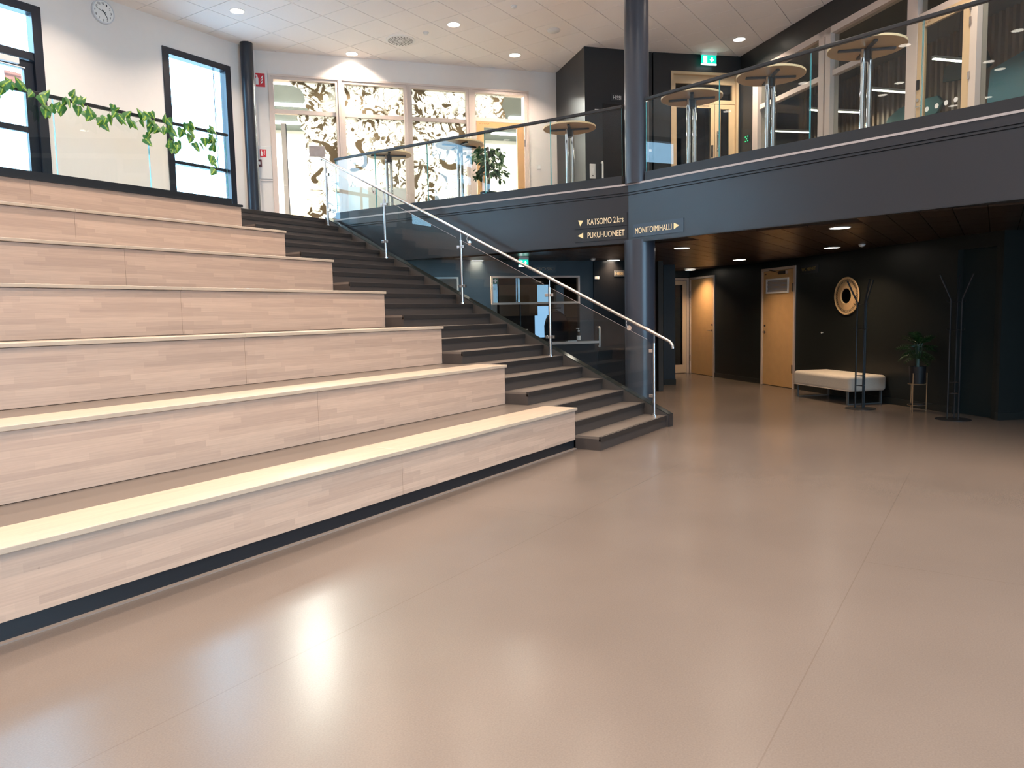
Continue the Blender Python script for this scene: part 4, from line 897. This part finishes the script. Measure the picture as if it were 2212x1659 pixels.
# ================================================================== IVY GARLAND
def ivy_mat():
    mt, nt, b, out = nodes('variegated_ivy'); L = nt.links.new
    tc = nt.nodes.new('ShaderNodeTexCoord'); sp_ = nt.nodes.new('ShaderNodeSeparateXYZ'); L(tc.outputs['Object'], sp_.inputs[0])
    ab = nt.nodes.new('ShaderNodeMath'); ab.operation = 'ABSOLUTE'; L(sp_.outputs[1], ab.inputs[0])
    nz = nt.nodes.new('ShaderNodeTexNoise'); nz.inputs['Scale'].default_value = 60; L(tc.outputs['Object'], nz.inputs['Vector'])
    ad = nt.nodes.new('ShaderNodeMath'); ad.operation = 'MULTIPLY_ADD'; L(nz.outputs['Fac'], ad.inputs[0]); ad.inputs[1].default_value = 0.022; L(ab.outputs[0], ad.inputs[2])
    r = nt.nodes.new('ShaderNodeMapRange'); r.inputs[1].default_value = 0.012; r.inputs[2].default_value = 0.021; L(ad.outputs[0], r.inputs[0])
    mx = nt.nodes.new('ShaderNodeMix'); mx.data_type = 'RGBA'; mx.inputs[6].default_value = (0.34, 0.50, 0.05, 1); mx.inputs[7].default_value = (0.035, 0.16, 0.03, 1)
    L(r.outputs[0], mx.inputs[0]); L(mx.outputs[2], b.inputs['Base Color']); b.inputs['Roughness'].default_value = 0.4; return mt
M_ivy = ivy_mat()
def ivy_mesh():
    out_ = [(0, 0), (-0.012, 0.028), (0.010, 0.045), (0.035, 0.036), (0.065, 0.022), (0.10, 0.0)]
    vs = [(x, y, -abs(y)*0.25-0.9*x*x) for x, y in out_]+[(x, -y, -abs(y)*0.25-0.9*x*x) for x, y in out_[1:-1]]+[(0.035, 0, 0.004)]
    n = len(out_); k = n+n-2
    ring = list(range(n))+[n+i for i in range(n-3, -1, -1)]
    fs = [(ring[i], ring[(i+1) % len(ring)], k) for i in range(len(ring))]
    me = bpy.data.meshes.new('ivy_leaf'); me.from_pydata(vs, [], fs); me.materials.append(M_ivy); me.update(); return me
im = ivy_mesh()
gv = thing('ivy_garland', 'artificial variegated ivy garland twined along the railing above the top tier', 'garland', (0, 9.65, 0))
M_stem = mat('ivy_stem', (0.10, 0.20, 0.05), 0.6)
rnd = random.Random(11)
vine = [(3.6, 4.28), (3.9, 4.10), (4.1, 4.05), (4.28, 4.22), (4.45, 4.30), (4.62, 4.18), (4.72, 4.06), (4.85, 4.08), (5.0, 4.26), (5.1, 4.28), (5.16, 4.16), (5.32, 4.06), (5.46, 4.12), (5.56, 4.30), (5.6, 4.18), (5.78, 4.12), (5.95, 4.22), (6.02, 4.29), (6.08, 4.12), (5.98, 3.98), (6.2, 4.16), (6.3, 4.29), (6.36, 4.1), (6.26, 3.86), (6.42, 3.95), (6.52, 4.20), (6.60, 4.28), (6.64, 4.05), (6.75, 3.95), (6.95, 4.31), (6.98, 4.1), (6.96, 3.92), (6.93, 3.70)]
path = [(x, -0.03+0.05*math.sin(i*2.1), z) for i, (x, z) in enumerate(vine)]
MB().tube(path, 0.003, 6).build('vine', M_stem, gv)
nleaf = 0
for i, (x, y, z) in enumerate(path[:-1]):
    x2, y2, z2 = path[i+1]; cnt = 4 if i % 3 else 2
    for j in range(cnt):
        t = (j+rnd.random())/cnt
        o = bpy.data.objects.new('leaf', im); COL.objects.link(o); o.parent = gv
        ex = Vector((rnd.uniform(-0.9, 0.9), rnd.uniform(-0.5, 0.1), -1 if rnd.random() < 0.85 else 0.6)).normalized()
        nn = Vector((rnd.uniform(-0.7, 0.7), -1, rnd.uniform(-0.2, 0.8))); ez = (nn-ex*nn.dot(ex)).normalized(); ey = ez.cross(ex)
        s_ = rnd.uniform(0.95, 1.5)
        M = Matrix((ex*s_, ey*s_, ez*s_)).transposed().to_4x4()
        M.translation = Vector((x+(x2-x)*t+rnd.uniform(-0.03, 0.03), min(y+(y2-y)*t, 0.0)-0.02+rnd.uniform(-0.03, 0.0), z+(z2-z)*t+rnd.uniform(-0.02, 0.05)))
        o.matrix_local = M; nleaf += 1
# ================================================================== LOWER LOBBY THINGS
# round woven mirror
g = thing('round_mirror', 'round mirror in a woven natural rattan frame on the dark wall', 'mirror', (*fr(E0, EA, 4.60), 1.725), EA)
M_rat = mat('rattan', (0.62, 0.42, 0.22), 0.6, noise=0.15, nscale=60)
mb = MB().lathe([(0.310, -0.012), (0.322, -0.026), (0.310, -0.036), (0.288, -0.027), (0.292, -0.010)], 60, ax='y', cap=False); mb.build('outer_rim', M_rat, g, smooth=True)
MB().lathe([(0.235, -0.015), (0.235, -0.025), (0.15, -0.038), (0.138, -0.045), (0.126, -0.038), (0.126, -0.02)], 60, ax='y', cap=False).build('woven_disc', M_rat, g, smooth=True)
mb = MB()
for j in range(44):
    a = 2*math.pi*j/44; c, s = math.cos(a), math.sin(a); w = 0.013
    ring = []
    for q_ in range(8):
        b_ = 2*math.pi*q_/8; rr = 0.262+0.029*math.cos(b_); tt = w*math.sin(b_)
        ring.append((rr*c-tt*s, -0.026, rr*s+tt*c))
    mb.tube(ring+[ring[0]], 0.0035, 5, cap=False)
o = mb.build('loops', M_rat, g)
mb = MB()
for j in range(60):
    a = 2*math.pi*j/60; mb.tube([(0.15*math.cos(a), -0.040, 0.15*math.sin(a)), (0.232*math.cos(a), -0.027, 0.232*math.sin(a))], 0.003, 5)
mb.build('spokes', M_rat, g)
MB().lathe([(0, -0.03), (0.130, -0.03), (0.130, -0.02), (0, -0.02)], 40, ax='y').build('mirror_glass', mat('mirror_glass', (0.85, 0.85, 0.85), 0.02, metal=1.0), g)
# upholstered bench
pa, pb, pc, pd = (13.61, 2.894), (12.651, 1.909), (13.037, 1.461), (14.184, 2.472)
ang = math.degrees(math.atan2(pb[1]-pa[1], pb[0]-pa[0])); Lb = math.hypot(pb[0]-pa[0], pb[1]-pa[1]); Wb = 0.62
g = thing('upholstered_bench', 'low cream upholstered bench on grey metal sled legs', 'bench', (pa[0], pa[1], 0), ang)
MB().box(-0.06, Lb+0.06, -0.03, Wb+0.03, 0.205, 0.455).build('cushion', M_upho, g, bevel=0.055)
g.children[0].modifiers[0].segments = 5
MB().tube([(-0.055, -0.025, 0.225), (Lb+0.055, -0.025, 0.225)], 0.006, 6).build('piping', M_upho, g)
for u in (0.03, Lb-0.03):
    MB().box(u-0.02, u+0.02, 0.0, 0.02, 0, 0.21).box(u-0.02, u+0.02, Wb-0.02, Wb, 0, 0.21).box(u-0.02, u+0.02, 0.02, Wb-0.02, 0, 0.012).build('sled_leg', M_greymet, g)
# coat racks
def coat_rack(label, x, y, rz):
    g = thing('coat_rack', label, 'coat rack', (x, y, 0), rz, 'black coat racks')
    MB().lathe([(0.215, 0), (0.215, 0.008), (0, 0.010)], 40).build('base_plate', M_matte, g, smooth=True)
    for k in range(3):
        a = RAD(120*k+90); r0 = 0.075; c, s = math.cos(a), math.sin(a)
        p = MB().tube([(r0*c, r0*s, 0.01), (r0*c, r0*s, 1.60), (r0*1.35*c, r0*1.35*s, 1.66), (0.22*c, 0.22*s, 1.93)], 0.0125, 8).build('pole', M_matte, g, smooth=True)
        for z in (1.19, 1.56): MB().tube([(r0*c, r0*s, z), ((r0+0.045)*c, (r0+0.045)*s, z+0.015), ((r0+0.05)*c, (r0+0.05)*s, z+0.035)], 0.005, 6).build('hook', M_matte, p)
    for z in (0.35, 0.50, 1.20, 1.57):
        ps = [(0.075*math.cos(RAD(120*k+90)), 0.075*math.sin(RAD(120*k+90)), z) for k in range(3)]
        MB().tube([ps[0], ps[1]], 0.006, 6).tube([ps[1], ps[2]], 0.006, 6).tube([ps[2], ps[0]], 0.006, 6).build('cross_ring', M_matte, g)
coat_rack('black coat rack standing in front of the cream bench', 12.28, 1.68, 0)
coat_rack('black coat rack at the right, nearly lost against the dark wall', 11.55, 0.44, 25)
# plant on stand
sx_, sy_ = 12.30, 0.935
g = thing('plant_stand', 'tall brass-coloured wire plant stand between the coat racks', 'plant stand', (sx_, sy_, 0), 20)
M_brass = mat('brass_wire', (0.42, 0.27, 0.15), 0.4, metal=0.6)
for k in range(3):
    a = RAD(120*k+20); o = MB().tube([(0.125*math.cos(a), 0.125*math.sin(a), 0), (0.125*math.cos(a), 0.125*math.sin(a), 0.56)], 0.007, 8).build('leg', M_brass, g)
for z in (0.40, 0.09):
    MB().tube([(0.118*math.cos(RAD(15*i)), 0.118*math.sin(RAD(15*i)), z) for i in range(25)], 0.005, 6).build('ring', M_brass, g)
MB().lathe([(0, 0.085), (0.118, 0.085), (0.118, 0.105), (0, 0.105)], 24).build('shelf', M_matte, g)
g = thing('potted_plant', 'dark green lobed-leaf plant in a black pot on the plant stand', 'plant', (sx_, sy_, 0.405))
MB().lathe([(0.10, 0), (0.112, 0.25), (0.102, 0.25), (0.098, 0.22), (0, 0.22)], 28).build('pot', M_matte, g, smooth=True)
M_ph = mat('philodendron_leaf', (0.012, 0.045, 0.010), 0.3)
def lobed():
    mb = MB(); L_ = 0.26; n = 7
    for i in range(n):
        t = 0.08+0.86*i/(n-1); x = L_*t; ln = 0.085*math.sin(math.pi*(0.15+0.75*t)); 
        for s in (-1, 1):
            z = -0.35*x*x*4; mb.add([(x-0.013, 0, z), (x+0.016, 0, z), (x+0.035, s*ln*0.6, z-0.01), (x+0.045, s*ln, z-0.03), (x+0.012, s*ln*0.55, z-0.01)], [(0, 1, 2, 3, 4)])
    mb.add([(L_*0.9, -0.014, -0.075), (L_*0.9, 0.014, -0.075), (L_*1.08, 0.0, -0.11)], [(0, 1, 2)])
    me = bpy.data.meshes.new('lobed_leaf'); me.from_pydata(mb.v, [], mb.f); me.materials.append(M_ph); me.update(); return me
pl = lobed(); rnd = random.Random(5)
for k in range(36):
    az = k*2.4; el = 1.45-0.055*k+rnd.uniform(-0.1, 0.1); ln = rnd.uniform(0.05, 0.12)
    d = Vector((math.cos(az)*math.cos(el), math.sin(az)*math.cos(el), math.sin(el))); p0 = Vector((0.02*math.cos(az), 0.02*math.sin(az), 0.24)); p1 = Vector((0, 0, 0.47+0.05*math.sin(el)))+d*ln
    stm = MB().tube([p0, p0+Vector((0, 0, 0.12)), p1], 0.0035, 5).build('leaf_stalk', M_ph, g)
    o = bpy.data.objects.new('leaf', pl); COL.objects.link(o); o.parent = stm; o.location = p1; o.rotation_euler = (rnd.uniform(-0.6, 0.6), -el*0.8, az)
    o.scale = (0.60, 0.85, 0.7)
# small wall hook knob on the dark wall
g = thing('door_stop_knob', 'tiny white knob on the dark wall left of the mirror', 'knob', (*fr(E0, EA, 3.95), 1.09), EA)
MB().lathe([(0.006, 0), (0.006, -0.02), (0.016, -0.025), (0.014, -0.036), (0, -0.038)], 14, ax='y').build('knob', M_plastic, g)
# hanging linear lamps and felt clouds in the meeting room
lin = [((16.12, 3.936), (16.71, 3.37)), ((14.15, 1.89), (14.73, 1.40)), ((15.29, 2.62), (15.64, 2.26)), ((13.0, 0.90), (13.42, 0.54)), ((14.85, 2.985), (15.02, 2.87))]
ll = ['hanging linear lamp behind the glazing near the double door', 'hanging linear lamp seen under the rightmost bar table', 'short hanging linear lamp between the middle and rightmost bar tables',
      'hanging linear lamp seen through the glass of the dotted door', 'shortest hanging linear lamp, deep behind the middle window post']
M_lin = mat('linear_lamp_glow', (0.9, 0.9, 0.9), 0.4, emit=(1.0, 0.94, 0.82), estr=4)
for (p, q_), lab in zip(lin, ll):
    an = math.degrees(math.atan2(q_[1]-p[1], q_[0]-p[0])); le = math.hypot(q_[0]-p[0], q_[1]-p[1])
    g = thing('linear_lamp', lab, 'pendant lamp', (p[0], p[1], 5.15), an, 'hanging linear lamps in the glazed room')
    MB().box(0, le, -0.03, 0.03, 0.012, 0.05).build('housing', M_whites, g); MB().box(0.004, le-0.004, -0.027, 0.027, 0, 0.011).build('diffuser', M_lin, g)
    MB().tube([(0.08, 0, 0.05), (0.08, 0, 0.83)], 0.002, 5).tube([(le-0.08, 0, 0.05), (le-0.08, 0, 0.83)], 0.002, 5).build('suspension_wire', M_dmetal, g)
    area('linear_light', (*((p[0]+q_[0])/2, (p[1]+q_[1])/2), 5.14), (0, 0, RAD(an)), le, 0.05, 9, (1.0, 0.9, 0.75))
def cloud(label, pts_, off):
    g = thing('felt_cloud', label, 'acoustic panel', (*fr(D2, GA, 0, off), 0), GA, 'teal felt clouds on the slatted wall')
    MB().prism(pts_, -0.03, 0.03, 'y').build('panel', M_teal, g, bevel=0.01)
cloud('teal felt shape low behind the rightmost bar table', [(1.10, 4.78), (1.8, 4.70), (2.3, 4.74), (2.42, 4.88), (2.3, 5.02), (1.85, 5.06), (1.45, 5.03), (1.2, 4.93)], 2.30)
cloud('teal felt shape high behind the dotted door glass', [(2.40, 5.20), (2.9, 5.12), (3.3, 5.2), (3.2, 5.45), (2.7, 5.52), (2.42, 5.42)], 2.30)
cloud('large blue-teal felt shape at the right edge behind the glazing', [(3.22, 4.1), (4.9, 4.0), (4.9, 5.40), (3.95, 5.24), (3.30, 5.12)], 2.30)
COL.objects[-1].data = COL.objects[-1].data.copy(); COL.objects[-1].data.materials[0] = M_bluec
# ================================================================== OUTSIDE
g = thing('brick_building', 'red brick building outside beyond the tall window', 'building', (-7, 21, 0))
def brickmat():
    mt, nt, b, out = nodes('red_brick'); tc = nt.nodes.new('ShaderNodeTexCoord'); sp_ = nt.nodes.new('ShaderNodeSeparateXYZ'); cb = nt.nodes.new('ShaderNodeCombineXYZ')
    nt.links.new(tc.outputs['Object'], sp_.inputs[0]); nt.links.new(sp_.outputs[0], cb.inputs[0]); nt.links.new(sp_.outputs[2], cb.inputs[1])
    br = nt.nodes.new('ShaderNodeTexBrick'); br.inputs['Scale'].default_value = 1; br.inputs['Brick Width'].default_value = 0.27; br.inputs['Row Height'].default_value = 0.085; br.inputs['Mortar Size'].default_value = 0.008
    br.inputs['Color1'].default_value = (0.36, 0.09, 0.06, 1); br.inputs['Color2'].default_value = (0.28, 0.07, 0.05, 1); br.inputs['Mortar'].default_value = (0.4, 0.35, 0.3, 1)
    nt.links.new(cb.outputs[0], br.inputs['Vector']); nt.links.new(br.outputs['Color'], b.inputs['Base Color']); b.inputs['Roughness'].default_value = 0.8; return mt
MB().box(-12, 12, 0, 6, 0, 4.9).build('brick_wall', brickmat(), g)
MB().box(-12.3, 12.3, -0.3, 6.3, 4.9, 5.1).build('roof', M_whites, g)
for i in range(7):
    w = MB().frame(-10.5+i*3.2, -9.3+i*3.2, 3.5, 4.6, 0.1, -0.03, 0.02).build('window', M_whites, g); MB().box(-10.4+i*3.2, -9.4+i*3.2, -0.012, -0.002, 3.6, 4.5).build('pane', mat('dark_pane', (0.1, 0.13, 0.16), 0.1), w)
srt('ground', MB().box(-25, 35, 11.4, 45, 2.9, 3.2), mat('outside_snow', (0.7, 0.72, 0.75), 0.8))
print('tiles', nt_, 'ficus leaves', nl_, 'ivy leaves', nleaf)
